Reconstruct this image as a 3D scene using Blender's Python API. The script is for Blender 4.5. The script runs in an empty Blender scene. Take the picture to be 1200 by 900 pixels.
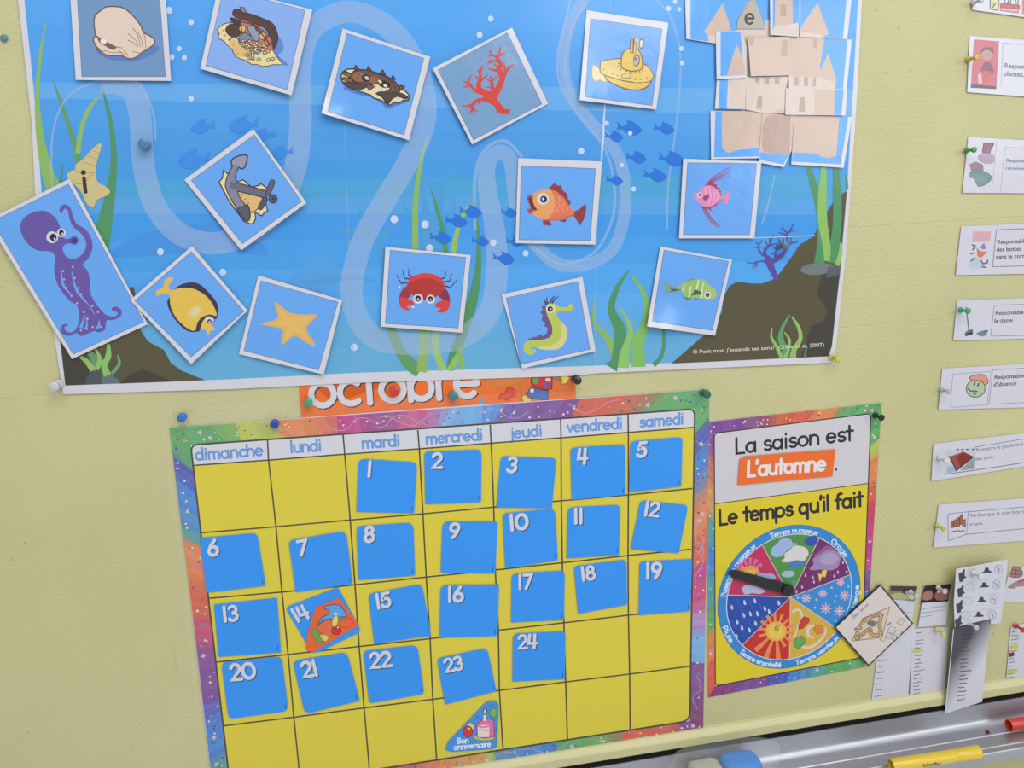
import bpy, bmesh, math, random
from mathutils import Vector, Matrix
from mathutils.geometry import tessellate_polygon

sc = bpy.context.scene
COL = sc.collection
random.seed(7)

# ------------------------------------------------------------------ camera
EYE = 1.45                                   # eye height above the classroom floor (wall is the plane y = 0)
FPX = 1004.9                                 # focal length in pixels of a 1200 x 900 frame
YAW, PITCH, ROLL, WROLL = 0.16676, -0.19552, -0.03428, math.radians(-1.3)
def camera_axes():
    cy, sy, cp, sp = math.cos(YAW), math.sin(YAW), math.cos(PITCH), math.sin(PITCH)
    f = Vector((sy*cp, cy*cp, sp)); r0 = Vector((cy, -sy, 0)); u0 = r0.cross(f)
    r = math.cos(ROLL)*r0 + math.sin(ROLL)*u0
    u = -math.sin(ROLL)*r0 + math.cos(ROLL)*u0
    c, s = math.cos(WROLL), math.sin(WROLL)
    rt = lambda v: Vector((c*v.x - s*v.z, v.y, s*v.x + c*v.z))
    return rt(r), rt(u), rt(f)
CR, CU, CF = camera_axes()
CPOS = Vector((0, -1.0, EYE))
cam = bpy.data.objects.new('camera', bpy.data.cameras.new('camera'))
COL.objects.link(cam)
m = Matrix.Identity(4)
for i in range(3):
    m[i][0], m[i][1], m[i][2], m[i][3] = CR[i], CU[i], -CF[i], CPOS[i]
cam.matrix_world = m
cam.data.sensor_width = 36.0
cam.data.lens = 36.0*FPX/1200.0
cam.data.clip_start = 0.01
sc.camera = cam

# ------------------------------------------------------------------ light and exposure
sc.view_settings.view_transform = 'Standard'
sc.view_settings.look = 'None'
sc.view_settings.exposure = 0.08
sc.view_settings.gamma = 1.0
sc.view_settings.use_curve_mapping = False
world = bpy.data.worlds.new('classroom_daylight'); sc.world = world
world.use_nodes = True
bg = world.node_tree.nodes['Background']
bg.inputs[0].default_value = (0.93, 0.96, 1.0, 1)
bg.inputs[1].default_value = 0.71
def area(name, loc, target, sx, sy, power, color=(1, 1, 1)):
    l = bpy.data.lights.new(name, 'AREA'); l.shape = 'RECTANGLE'; l.size = sx; l.size_y = sy
    l.energy = power; l.color = color
    o = bpy.data.objects.new(name, l); COL.objects.link(o); o.location = loc
    o.rotation_euler = (Vector(target) - Vector(loc)).to_track_quat('-Z', 'Y').to_euler()
    return o
area('ceiling_lamps', (0.45, -2.1, EYE+1.9), (0.2, 0, EYE-0.2), 2.4, 1.2, 48, (1.0, 0.99, 0.97))
area('window_daylight', (2.9, -3.4, EYE+0.72), (0.55, 0, EYE-0.1), 1.5, 1.1, 27, (0.9, 0.96, 1.0))
for wx in (1.31, 1.79):                       # two bright panes of the window behind the photographer
    area('window_pane', (wx, -4.0, EYE+1.48), (wx, 0, EYE+1.3), 0.20, 0.95, 9, (0.93, 0.97, 1.0))

# ------------------------------------------------------------------ helpers: picture point -> point on the wall
def ray(px, py):
    return CF + CR*((px-600)/FPX) - CU*((py-450)/FPX)
def W(px, py, d=0.0):                        # the point d metres in front of the wall
    v = ray(px, py)
    return CPOS + v*((1.0-d)/v.y)
def H(px, py, z):                            # the point at height z
    v = ray(px, py)
    return CPOS + v*((z-CPOS.z)/v.z)

# ------------------------------------------------------------------ materials
ILL = 1.17                                  # how bright a white surface on the wall shows
def lin(c):
    c /= 255.0
    return c/12.92 if c <= 0.04045 else ((c+0.055)/1.055)**2.4
def albedo(rgb):
    return tuple(min(0.9, lin(x)/ILL) for x in rgb) + (1,)
MATS = {}
def principled(name):
    mt = bpy.data.materials.new(name); mt.use_nodes = True
    return mt, mt.node_tree, mt.node_tree.nodes['Principled BSDF']
KINDS = {                                    # roughness, specular, ripple strength, ripple scale
    'lam': (0.17, 0.40, 0.045, 40.0), 'poster': (0.19, 0.32, 0.035, 12.0), 'paper': (0.65, 0.15, 0.0, 0),
    'card': (0.45, 0.3, 0.0, 0), 'plastic': (0.28, 0.5, 0.0, 0), 'matt': (0.8, 0.1, 0, 0)}
def ink(rgb, kind='lam', alpha=1.0):
    key = (tuple(rgb), kind, alpha)
    if key in MATS: return MATS[key]
    mt, nt, p = principled('%s_%02x%02x%02x%s' % ((kind,)+tuple(int(x) for x in rgb)+('' if alpha == 1 else '_%d' % (alpha*100),)))
    ro, sp, bs, bsc = KINDS[kind]
    p.inputs['Base Color'].default_value = albedo(rgb)
    p.inputs['Roughness'].default_value = ro
    p.inputs['Specular IOR Level'].default_value = sp
    p.inputs['Alpha'].default_value = alpha
    if bs:
        g = nt.nodes.new('ShaderNodeNewGeometry')
        n = nt.nodes.new('ShaderNodeTexNoise'); n.inputs['Scale'].default_value = bsc; n.inputs['Detail'].default_value = 2
        b = nt.nodes.new('ShaderNodeBump'); b.inputs['Strength'].default_value = bs; b.inputs['Distance'].default_value = 0.01
        nt.links.new(g.outputs['Position'], n.inputs['Vector'])
        nt.links.new(n.outputs['Fac'], b.inputs['Height']); nt.links.new(b.outputs['Normal'], p.inputs['Normal'])
    MATS[key] = mt
    return mt

# ------------------------------------------------------------------ objects
def tag(o, label=None, cat=None, group=None, kind=None):
    if label: o['label'] = label
    if cat: o['category'] = cat
    if group: o['group'] = group
    if kind: o['kind'] = kind
    return o
def thing(name, loc, label, cat, group=None):
    o = bpy.data.objects.new(name, None); COL.objects.link(o)
    o.location = loc; o.empty_display_size = 0.02
    return tag(o, label, cat, group)
def wloc(o):
    v = Vector(o.location)
    while o.parent: o = o.parent; v += Vector(o.location)
    return v
def link_mesh(name, verts, faces, mats, mids=None, parent=None, smooth=False):
    c = sum((Vector(v) for v in verts), Vector())/max(1, len(verts))
    me = bpy.data.meshes.new(name)
    me.from_pydata([tuple(Vector(v)-c) for v in verts], [], faces)
    for mt in mats: me.materials.append(mt)
    if mids:
        for p, i in zip(me.polygons, mids): p.material_index = i
    if smooth:
        for p in me.polygons: p.use_smooth = True
    me.update()
    o = bpy.data.objects.new(name, me); COL.objects.link(o)
    if parent: o.parent = parent; o.location = c - wloc(parent)
    else: o.location = c
    return o

def cr(pts, n=5, closed=True):               # smooth curve through the points
    out = []; N = len(pts)
    for i in range(N if closed else N-1):
        g = (lambda k: pts[k % N]) if closed else (lambda k: pts[max(0, min(N-1, k))])
        p0, p1, p2, p3 = g(i-1), g(i), g(i+1), g(i+2)
        for k in range(n):
            t = k/n
            out.append(tuple(0.5*(2*p1[j]+(p2[j]-p0[j])*t+(2*p0[j]-5*p1[j]+4*p2[j]-p3[j])*t*t+(3*p1[j]-p0[j]-3*p2[j]+p3[j])*t**3) for j in (0, 1)))
    if not closed: out.append(tuple(pts[-1]))
    return out
def rounded(q, r, n=4):                      # polygon with rounded corners; r = radius or list
    out = []; N = len(q)
    for i in range(N):
        ri = r[i] if isinstance(r, (list, tuple)) else r
        p = Vector(q[i]); a = Vector(q[i-1])-p; b = Vector(q[(i+1) % N])-p
        if ri <= 0: out.append(tuple(p)); continue
        ra = min(ri, a.length*0.45, b.length*0.45)
        s, e = p+a.normalized()*ra, p+b.normalized()*ra
        for k in range(n+1):
            t = k/n
            out.append(tuple(s*(1-t)**2 + p*2*t*(1-t) + e*t*t))
    return out
def arc(cx, cy, rx, ry, a0, a1, n=None):
    n = n or max(4, int(abs(a1-a0)/18))
    return [(cx+rx*math.cos(math.radians(a0+(a1-a0)*k/n)), cy+ry*math.sin(math.radians(a0+(a1-a0)*k/n))) for k in range(n+1)]
def lerp2(a, b, t): return (a[0]+(b[0]-a[0])*t, a[1]+(b[1]-a[1])*t)
def quad_at(q, u, v):                        # point in a quad TL, TR, BR, BL
    return lerp2(lerp2(q[0], q[1], u), lerp2(q[3], q[2], u), v)

# single-stroke round lettering: advance, strokes
def ell(cx, cy, rx, ry): return arc(cx, cy, rx, ry, 90, 450, 16)
G = {
 'a': (.76, [ell(.31,.31,.27,.3), [(.59,.62),(.59,0)]]), 'b': (.72, [[(.06,1),(.06,0)], ell(.34,.31,.27,.3)]),
 'c': (.6, [arc(.33,.31,.28,.3,50,310)]), 'd': (.76, [ell(.31,.31,.27,.3), [(.59,1),(.59,0)]]),
 'e': (.7, [arc(.315,.31,.27,.3,4,310), [(.07,.33),(.56,.33)]]), 'f': (.46, [arc(.36,.8,.2,.2,70,180)+[(.16,0)], [(0,.6),(.38,.6)]]),
 'g': (.76, [ell(.31,.31,.27,.3), [(.59,.62),(.59,-.1)]+arc(.33,-.1,.26,.22,0,-150)]), 'h': (.68, [[(.06,1),(.06,0)], [(.06,.3)]+arc(.31,.37,.25,.25,180,0)+[(.56,0)]]),
 'i': (.26, [[(.08,.62),(.08,0)], [(.08,.88),(.08,.9)]]), 'j': (.3, [[(.18,.62),(.18,-.15)]+arc(.03,-.15,.15,.17,0,-95), [(.18,.88),(.18,.9)]]),
 'l': (.26, [[(.08,1),(.08,0)]]), 'm': (1.02, [[(.06,.62),(.06,0)], [(.06,.3)]+arc(.265,.4,.205,.21,180,0)+[(.47,0)], [(.47,.3)]+arc(.675,.4,.205,.21,180,0)+[(.88,0)]]),
 'n': (.7, [[(.06,.62),(.06,0)], [(.06,.3)]+arc(.31,.37,.25,.25,180,0)+[(.56,0)]]), 'o': (.72, [ell(.33,.31,.29,.3)]),
 'p': (.72, [[(.06,.62),(.06,-.36)], ell(.34,.31,.27,.3)]), 'q': (.76, [ell(.31,.31,.27,.3), [(.59,.62),(.59,-.36)]]),
 'r': (.46, [[(.06,.62),(.06,0)], [(.06,.3)]+arc(.28,.38,.22,.23,180,60)]),
 's': (.56, [arc(.27,.46,.19,.15,30,270)[:-1]+arc(.27,.16,.21,.15,90,-150)]), 't': (.46, [[(.2,.95),(.2,0)], [(0,.62),(.42,.62)]]),
 'u': (.7, [[(.06,.62)]+arc(.31,.25,.25,.24,180,360)+[(.56,.62)], [(.56,.62),(.56,0)]]), 'v': (.6, [[(.04,.62),(.28,0),(.52,.62)]]),
 'x': (.58, [[(.04,.62),(.5,0)], [(.5,.62),(.04,0)]]), 'y': (.62, [[(.04,.62),(.3,.02)], [(.56,.62),(.16,-.36)]]),
 "'": (.2, [[(.08,1.02),(.05,.8)]]), '.': (.24, [[(.08,.02),(.08,.04)]]), ',': (.24, [[(.1,.05),(.04,-.13)]]), ' ': (.36, []), '!': (.26, [[(.08,1),(.08,.3)], [(.08,.02),(.08,.04)]]),
 'L': (.64, [[(.07,1),(.07,0),(.55,0)]]), 'T': (.62, [[(0,1),(.6,1)], [(.3,1),(.3,0)]]),
 'B': (.72, [[(.07,1),(.07,0)], [(.07,1),(.3,1)]+arc(.3,.76,.24,.24,90,-90)+[(.07,.52)], [(.3,.52)]+arc(.33,.26,.27,.26,90,-90)+[(.07,0)]]),
 'P': (.7, [[(.07,1),(.07,0)], [(.07,1),(.33,1)]+arc(.33,.73,.27,.27,90,-90)+[(.07,.46)]]), 'O': (.9, [ell(.42,.5,.38,.5)]),
 'N': (.76, [[(.07,0),(.07,1),(.62,0),(.62,1)]]), 'C': (.8, [arc(.42,.5,.38,.5,45,315)]), 'I': (.26, [[(.08,1),(.08,0)]]),
 '(': (.34, [arc(.4,.4,.3,.65,125,235)]), ')': (.34, [arc(-.1,.4,.3,.65,55,-55)]),
 '0': (.9, [ell(.4,.5,.36,.47)]), '1': (.36, [[(.1,1),(.12,0)]]), '2': (.74, [arc(.32,.7,.27,.28,165,-25)+[(.06,.02),(.64,.02)]]),
 '3': (.68, [arc(.29,.73,.25,.25,150,-80), arc(.29,.27,.29,.27,80,-150)]), '4': (.7, [[(.12,1),(.05,.36),(.62,.36)], [(.5,1),(.46,0)]]),
 '5': (.68, [[(.56,.98),(.16,.98),(.1,.56)]+arc(.29,.31,.3,.3,120,-150)]), '6': (.7, [[(.46,1),(.2,.66),(.07,.36)], ell(.34,.3,.28,.28)]),
 '7': (.66, [[(.02,.98),(.58,.98),(.2,0)]]), '8': (.7, [ell(.32,.76,.22,.22), ell(.32,.27,.28,.27)]), '9': (.7, [ell(.33,.7,.28,.28), [(.61,.68),(.5,.34),(.26,0)]]),
}
for ch, base, acc in (('é','e',[[(.28,.8),(.42,.95)]]), ('è','e',[[(.36,.8),(.2,.95)]]), ('ê','e',[[(.14,.8),(.3,.96),(.46,.8)]])):
    G[ch] = (G[base][0], G[base][1]+acc)

def split_fine(pts, tri, zz, L, inside):
    """halve long edges so that a curled card can bend; pts, zz grow in place"""
    out = []; mid = {}; work = [tuple(t) for t in tri]
    def d2(a, b): return (pts[a][0]-pts[b][0])**2+(pts[a][1]-pts[b][1])**2
    while work:
        a, b, c = work.pop()
        e = max(((d2(a, b), a, b, c), (d2(b, c), b, c, a), (d2(c, a), c, a, b)))
        if e[0] <= L*L or not (e[0] > 144 or inside(pts[a]) or inside(pts[b]) or inside(pts[c])): out.append((a, b, c)); continue
        _, p, q, r = e; k = (min(p, q), max(p, q))
        if k not in mid:
            mid[k] = len(pts); pts.append(((pts[p][0]+pts[q][0])/2, (pts[p][1]+pts[q][1])/2)); zz.append((zz[p]+zz[q])/2)
        m = mid[k]; work += [(p, m, r), (m, q, r)]
    return out
def ring(st): return len(st) > 3 and abs(st[0][0]-st[-1][0])+abs(st[0][1]-st[-1][1]) < 1e-6
class Art:
    """Flat printed or cut shapes laid on one another, traced as points of the wall."""
    STEP = 0.000003
    def __init__(s, dep=0.001, kind='lam'):
        s.dep = dep if callable(dep) else (lambda x, y, d=dep: d)
        s.kind = kind; s.z = 0.0; s.px = []; s.zz = []; s.f = []; s.mi = []; s.mats = []; s.fr(0, 0, 1)
    def fr(s, ox, oy, sca): s.ox, s.oy, s.sc = ox, oy, sca; return s
    def T(s, p): return (s.ox+p[0]/s.sc, s.oy+p[1]/s.sc)
    def slot(s, c, alpha, kind=None):
        mt = c if isinstance(c, bpy.types.Material) else ink(c, kind or s.kind, alpha)
        if mt not in s.mats: s.mats.append(mt)
        return s.mats.index(mt)
    def put(s, pts, faces, c, alpha=1.0, up=True, kind=None):
        if up: s.z += s.STEP
        b = len(s.px); k = s.slot(c, alpha, kind)
        s.px += pts; s.zz += [s.z]*len(pts)
        for f in faces:
            a = sum(pts[f[i]][0]*pts[f[(i+1) % len(f)]][1]-pts[f[(i+1) % len(f)]][0]*pts[f[i]][1] for i in range(len(f)))
            f = tuple(b+i for i in f)
            s.f.append(f if a < 0 else f[::-1]); s.mi.append(k)
        return s
    def poly(s, pts, c, smooth=0, alpha=1.0, up=True, line=None, lw=0, kind=None):
        q = cr(pts, smooth) if smooth else list(pts)
        t = [s.T(p) for p in q]
        tri = tessellate_polygon([[Vector((p[0], p[1], 0)) for p in t]])
        s.put(t, [tuple(x) for x in tri], c, alpha, up, kind)
        if line: s.line(q, lw*1.3, line, closed=True)
        return s
    def ell(s, cx, cy, rx, ry, c, rot=0, alpha=1.0, up=True, line=None, lw=0, n=None):
        n = n or 20
        ca, sa = math.cos(math.radians(rot)), math.sin(math.radians(rot))
        q = [(cx+rx*math.cos(2*math.pi*k/n)*ca-ry*math.sin(2*math.pi*k/n)*sa, cy+rx*math.cos(2*math.pi*k/n)*sa+ry*math.sin(2*math.pi*k/n)*ca) for k in range(n)]
        return s.poly(q, c, 0, alpha, up, line, lw)
    def line(s, pts, w, c, closed=False, smooth=0, alpha=1.0, up=True, cap=True, raw=False):
        q = cr(pts, smooth, closed) if smooth else list(pts)
        t = q if raw else [s.T(p) for p in q]
        k = 1.0 if raw else 1.0/s.sc
        t2 = [t[0]]
        for p in t[1:]:
            if (p[0]-t2[-1][0])**2+(p[1]-t2[-1][1])**2 > 1e-6: t2.append(p)
        t = t2; N = len(t)
        if closed and N > 2 and (t[0][0]-t[-1][0])**2+(t[0][1]-t[-1][1])**2 < 1e-6: t.pop(); N -= 1
        if N < 2: return s
        ws = [(w[0]+(w[1]-w[0])*i/(N-1) if isinstance(w, tuple) else w)*k/2 for i in range(N)]
        L, R = [], []
        for i in range(N):
            a = t[i-1] if (i or closed) else None
            b = t[(i+1) % N] if (i < N-1 or closed) else None
            d1 = Vector((t[i][0]-a[0], t[i][1]-a[1])).normalized() if a else None
            d2 = Vector((b[0]-t[i][0], b[1]-t[i][1])).normalized() if b else None
            d = (d1+d2) if (d1 and d2) else (d1 or d2)
            if d.length < 1e-4: d = d2
            d = d.normalized(); n = Vector((-d.y, d.x))
            mit = 1.0
            if d1 and d2: mit = min(1.8, 1/max(0.35, n.dot(Vector((-d1.y, d1.x)))))
            L.append((t[i][0]+n.x*ws[i]*mit, t[i][1]+n.y*ws[i]*mit)); R.append((t[i][0]-n.x*ws[i]*mit, t[i][1]-n.y*ws[i]*mit))
        pts2 = L+R; faces = []
        for i in range(N if closed else N-1):
            j = (i+1) % N
            faces.append((i, j, N+j, N+i))
        if cap and not closed:
            for e, (i, o) in enumerate(((0, 1), (N-1, N-2))):
                if ws[i] < 0.15: continue
                dx, dy = t[i][0]-t[o][0], t[i][1]-t[o][1]
                a0 = math.atan2(dy, dx); b0 = len(pts2)
                ids = [i if e else N+i]
                for q_ in range(1, 6):
                    an = a0+(math.pi/2-math.pi*q_/6)
                    pts2.append((t[i][0]+ws[i]*math.cos(an), t[i][1]+ws[i]*math.sin(an))); ids.append(b0+q_-1)
                ids.append(N+i if e else i)
                faces.append(tuple(ids))
        return s.put(pts2, faces, c, alpha, up)
    def blade(s, pts, w, c, alpha=1.0, n=6):     # leaf or fin: widths per point
        q = cr([p for p in pts], n, False); M = len(q)
        ww = []
        for i in range(M):
            x = i/(M-1)*(len(w)-1); a = min(int(x), len(w)-2); ww.append(w[a]+(w[a+1]-w[a])*(x-a))
        L, R = [], []
        for i in range(M):
            a, b = q[max(0, i-1)], q[min(M-1, i+1)]
            d = Vector((b[0]-a[0], b[1]-a[1])).normalized()
            L.append((q[i][0]-d.y*ww[i]/2, q[i][1]+d.x*ww[i]/2)); R.append((q[i][0]+d.y*ww[i]/2, q[i][1]-d.x*ww[i]/2))
        t = [s.T(p) for p in L+R]
        return s.put(t, [(i, i+1, M+i+1, M+i) for i in range(M-1)], c, alpha)
    def text(s, txt, p0, p1, h, c, w, up=None, shadow=None, fit=True, slant=0.0):
        """round stroke lettering along p0 -> p1 (baseline); h cap height, w stroke width, all in frame units"""
        a, b = s.T(p0), s.T(p1)
        adv = sum(G[ch][0] for ch in txt)-0.12
        ux = Vector((b[0]-a[0], b[1]-a[1]))
        if up is None:
            A, B = W(*a), W(*b); d = (B-A).normalized(); n = Vector((-d.z, 0, d.x))
            Q = A+n*0.01
            v = Q-CPOS; zc = v.dot(CF); q = (600+FPX*v.dot(CR)/zc, 450-FPX*v.dot(CU)/zc)
            upv = Vector((q[0]-a[0], q[1]-a[1])).normalized()*(h/s.sc)
        else: upv = Vector(up).normalized()*(h/s.sc)
        ex = ux/adv if fit else ux.normalized()*(h/s.sc)
        base = s.z
        for off, col in ((shadow[0], shadow[1]), ((0, 0), c)) if shadow else (((0, 0), c),):
            x = 0.0; s.z += 6*s.STEP
            z0 = s.z
            for ch in txt:
                g = G[ch]
                for j, st in enumerate(g[1]):
                    s.z = z0+j*0.000005
                    pt = [(a[0]+ex.x*(x+u-.04+slant*v)+upv.x*v+off[0], a[1]+ex.y*(x+u-.04+slant*v)+upv.y*v+off[1]) for u, v in st]
                    s.line(pt, w/s.sc, col, closed=ring(st), up=False, raw=True)
                x += g[0]
            s.z = z0
        return s
    def type(s, txt, p0, h, c, dirn=(1, 0), width=None, bold=0.0, shear=0.0):
        """plain sans lettering from the built-in font; h = cap height in frame units"""
        cu = bpy.data.curves.new('lettering', 'FONT'); cu.body = txt; cu.size = 1.0; cu.offset = bold; cu.shear = shear; cu.resolution_u = 3
        o = bpy.data.objects.new('lettering', cu); COL.objects.link(o)
        bpy.context.view_layer.update()
        me = o.evaluated_get(bpy.context.evaluated_depsgraph_get()).to_mesh()
        vs = [(v.co.x, v.co.y) for v in me.vertices]; fs = [tuple(p.vertices) for p in me.polygons]
        bpy.data.objects.remove(o); bpy.data.curves.remove(cu)
        if not vs: return s
        a = s.T(p0); d = Vector(dirn).normalized(); k = h/0.7/s.sc
        wx = max(v[0] for v in vs); kx = (width/s.sc)/wx if width else k
        up = Vector((d.y, -d.x))
        return s.put([(a[0]+d.x*x*kx+up.x*y*k, a[1]+d.y*x*kx+up.y*y*k) for x, y in vs], fs, c)
    fine = None
    def build(s, name, parent=None, label=None):
        if s.fine:
            f2, m2 = [], []
            for f, k in zip(s.f, s.mi):
                t = split_fine(s.px, [(f[0], f[i], f[i+1]) for i in range(1, len(f)-1)], s.zz, 2.6, s.fine)
                f2 += t; m2 += [k]*len(t)
            s.f, s.mi = f2, m2
        v = [W(p[0], p[1], s.dep(p[0], p[1])+z) for p, z in zip(s.px, s.zz)]
        o = link_mesh(name, v, s.f, s.mats, s.mi, parent)
        if label: o['label'] = label
        return o

def sheet(name, outline, dep, thick, mat, parent=None, fine=None):
    """a sheet of paper or card with its real thickness; front at depth dep"""
    d = dep if callable(dep) else (lambda x, y: dep)
    outline = list(outline)
    if fine:
        o2 = []
        for a, b in zip(outline, outline[1:]+outline[:1]):
            for k in range(64): o2.append(lerp2(a, b, k/64))
        outline = o2
    N = len(outline); rim = N
    tri = [tuple(t) for t in tessellate_polygon([[Vector((x, y, 0)) for x, y in outline]])]
    if fine: tri = split_fine(outline, tri, [0.0]*N, 2.6, fine)
    front = [W(x, y, d(x, y)) for x, y in outline]
    back = [p+Vector((0, thick, 0)) for p in front]
    N = len(outline)
    faces = []
    for t in tri:
        a = sum(outline[t[i]][0]*outline[t[(i+1) % 3]][1]-outline[t[(i+1) % 3]][0]*outline[t[i]][1] for i in range(3))
        t = tuple(t) if a < 0 else tuple(t)[::-1]
        faces.append(t); faces.append(tuple(N+i for i in t[::-1]))
    for i in range(rim):
        j = (i+1) % rim; faces.append((i, j, N+j, N+i))
    o = link_mesh(name, front+back, faces, [mat], None, parent)
    bm = bmesh.new(); bm.from_mesh(o.data); bmesh.ops.recalc_face_normals(bm, faces=bm.faces); bm.to_mesh(o.data); bm.free()
    return o
def lathe(name, prof, origin, axis, mat, parent=None, n=20, smooth=True):
    """prof: (distance along axis, radius)"""
    ax = Vector(axis).normalized(); e = ax.orthogonal().normalized(); f = ax.cross(e)
    vs, fs = [], []
    for t, r in prof:
        for k in range(n):
            a = 2*math.pi*k/n
            vs.append(Vector(origin)+ax*t+(e*math.cos(a)+f*math.sin(a))*r)
    for i in range(len(prof)-1):
        for k in range(n):
            j = (k+1) % n
            fs.append((i*n+k, i*n+j, (i+1)*n+j, (i+1)*n+k))
    if prof[0][1] > 1e-6: fs.append(tuple(range(n))[::-1])
    if prof[-1][1] > 1e-6: fs.append(tuple((len(prof)-1)*n+k for k in range(n)))
    o = link_mesh(name, vs, fs, [mat], None, parent, smooth)
    bm = bmesh.new(); bm.from_mesh(o.data); bmesh.ops.recalc_face_normals(bm, faces=bm.faces)
    for e_ in bm.edges:
        if len(e_.link_faces) == 2 and e_.calc_face_angle() > 0.7: e_.smooth = False
    bm.to_mesh(o.data); bm.free()
    return o
WHITE = (203, 201, 208)
def tilt(q, d0, gx=0.0, gy=0.0):
    cx = sum(p[0] for p in q)/len(q); cy = sum(p[1] for p in q)/len(q)
    return lambda x, y: d0+gx*(x-cx)+gy*(y-cy)
# ------------------------------------------------------------------ the setting
def wall_material():
    mt, nt, p = principled('yellow_painted_board')
    L = nt.links.new
    tc = nt.nodes.new('ShaderNodeNewGeometry')
    n1 = nt.nodes.new('ShaderNodeTexNoise'); n1.inputs['Scale'].default_value = 5; n1.inputs['Detail'].default_value = 4
    n2 = nt.nodes.new('ShaderNodeTexNoise'); n2.inputs['Scale'].default_value = 260; n2.inputs['Detail'].default_value = 3
    L(tc.outputs['Position'], n1.inputs['Vector']); L(tc.outputs['Position'], n2.inputs['Vector'])
    r = nt.nodes.new('ShaderNodeValToRGB'); e = r.color_ramp.elements
    e[0].position, e[0].color = 0.3, albedo((185, 180, 130)); e[1].position, e[1].color = 0.7, albedo((194, 188, 139))
    L(n1.outputs['Fac'], r.inputs['Fac'])
    # old pin holes and specks of dirt
    v = nt.nodes.new('ShaderNodeTexVoronoi'); v.inputs['Scale'].default_value = 62
    L(tc.outputs['Position'], v.inputs['Vector'])
    sep = nt.nodes.new('ShaderNodeSeparateColor'); L(v.outputs['Color'], sep.inputs['Color'])
    size = nt.nodes.new('ShaderNodeMath'); size.operation = 'MULTIPLY'; size.inputs[1].default_value = 0.085
    pw = nt.nodes.new('ShaderNodeMath'); pw.operation = 'POWER'; pw.inputs[1].default_value = 4.0
    L(sep.outputs['Red'], pw.inputs[0]); L(pw.outputs[0], size.inputs[0])
    lt = nt.nodes.new('ShaderNodeMath'); lt.operation = 'LESS_THAN'
    L(v.outputs['Distance'], lt.inputs[0]); L(size.outputs[0], lt.inputs[1])
    amt = nt.nodes.new('ShaderNodeMath'); amt.operation = 'MULTIPLY'; amt.inputs[1].default_value = 0.55
    L(lt.outputs[0], amt.inputs[0])
    mx = nt.nodes.new('ShaderNodeMix'); mx.data_type = 'RGBA'
    L(amt.outputs[0], mx.inputs['Factor']); L(r.outputs['Color'], mx.inputs[6]); mx.inputs[7].default_value = albedo((98, 90, 66))
    L(mx.outputs[2], p.inputs['Base Color'])
    b = nt.nodes.new('ShaderNodeBump'); b.inputs['Strength'].default_value = 0.42; b.inputs['Distance'].default_value = 0.0022
    # a long paint run beside the calendar
    p0 = W(208, 772); sub = nt.nodes.new('ShaderNodeVectorMath'); sub.operation = 'SUBTRACT'; sub.inputs[1].default_value = p0; L(tc.outputs['Position'], sub.inputs[0])
    mul = nt.nodes.new('ShaderNodeVectorMath'); mul.operation = 'MULTIPLY'; mul.inputs[1].default_value = (1/.006, 0, 1/.036); L(sub.outputs[0], mul.inputs[0])
    le = nt.nodes.new('ShaderNodeVectorMath'); le.operation = 'LENGTH'; L(mul.outputs[0], le.inputs[0])
    mr = nt.nodes.new('ShaderNodeMapRange'); mr.interpolation_type = 'SMOOTHSTEP'; mr.inputs['From Min'].default_value = 1; mr.inputs['From Max'].default_value = 0; mr.inputs['To Max'].default_value = 1.3; L(le.outputs['Value'], mr.inputs['Value'])
    ad = nt.nodes.new('ShaderNodeMath'); ad.operation = 'ADD'; L(n2.outputs['Fac'], ad.inputs[0]); L(mr.outputs[0], ad.inputs[1])
    L(ad.outputs[0], b.inputs['Height']); L(b.outputs['Normal'], p.inputs['Normal'])
    p.inputs['Roughness'].default_value = 0.45; p.inputs['Specular IOR Level'].default_value = 0.5
    return mt
WALLM = wall_material()
X0, X1, ZB, ZT = -1.1, 1.9, 0.35, 2.25
# wall board with two shallow joints running along it
zj1, zj2 = W(1040, 264).z, W(30, 465).z
prof = [(ZB, 0)]
for zj in sorted((zj1, zj2)):
    prof += [(zj-.0009, 0), (zj-.0003, .0003), (zj+.0003, .0003), (zj+.0009, 0)]
prof += [(ZT, 0)]
vs = [(x, y, z) for x in (X0, X1) for z, y in prof]
n = len(prof)
fs = [(i, n+i, n+i+1, i+1) for i in range(n-1)]
b0 = len(vs); vs += [(X0, .03, ZB), (X1, .03, ZB), (X1, .03, ZT), (X0, .03, ZT)]
fs += [(b0+1, b0, b0+3, b0+2), (0, b0, b0+1, n), (n-1, 2*n-1, b0+2, b0+3)]
wall = link_mesh('wall_back', vs, fs, [WALLM]); tag(wall, kind='structure')

def extrude(name, prof, xa, xb, mat, parent=None, smooth=False):
    """profile (y, z) drawn along the wall from xa to xb"""
    n = len(prof); vs = [(x, y, z) for x in (xa, xb) for y, z in prof]
    fs = [(i, (i+1) % n, n+(i+1) % n, n+i) for i in range(n)]
    fs += [tuple(range(n))[::-1], tuple(range(n, 2*n))]
    o = link_mesh(name, vs, fs, [mat], None, parent, smooth)
    bm = bmesh.new(); bm.from_mesh(o.data); bmesh.ops.recalc_face_normals(bm, faces=bm.faces)
    if smooth:
        for e in bm.edges:
            if len(e.link_faces) == 2 and e.calc_face_angle() > 0.6: e.smooth = False
    bm.to_mesh(o.data); bm.free(); return o
D6 = 0.009
zR = W(960, 834.5, D6*0.5).z                  # ridge of the painted frame strip
zK = W(1000, 844, D6).z                       # top of the dark gap
zG = W(1000, 849.4, D6).z                     # bottom of the dark gap
FRAMEM, nt_, p_ = principled('yellow_painted_frame')
p_.inputs['Base Color'].default_value = albedo((199, 193, 143)); p_.inputs['Roughness'].default_value = 0.4
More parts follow.
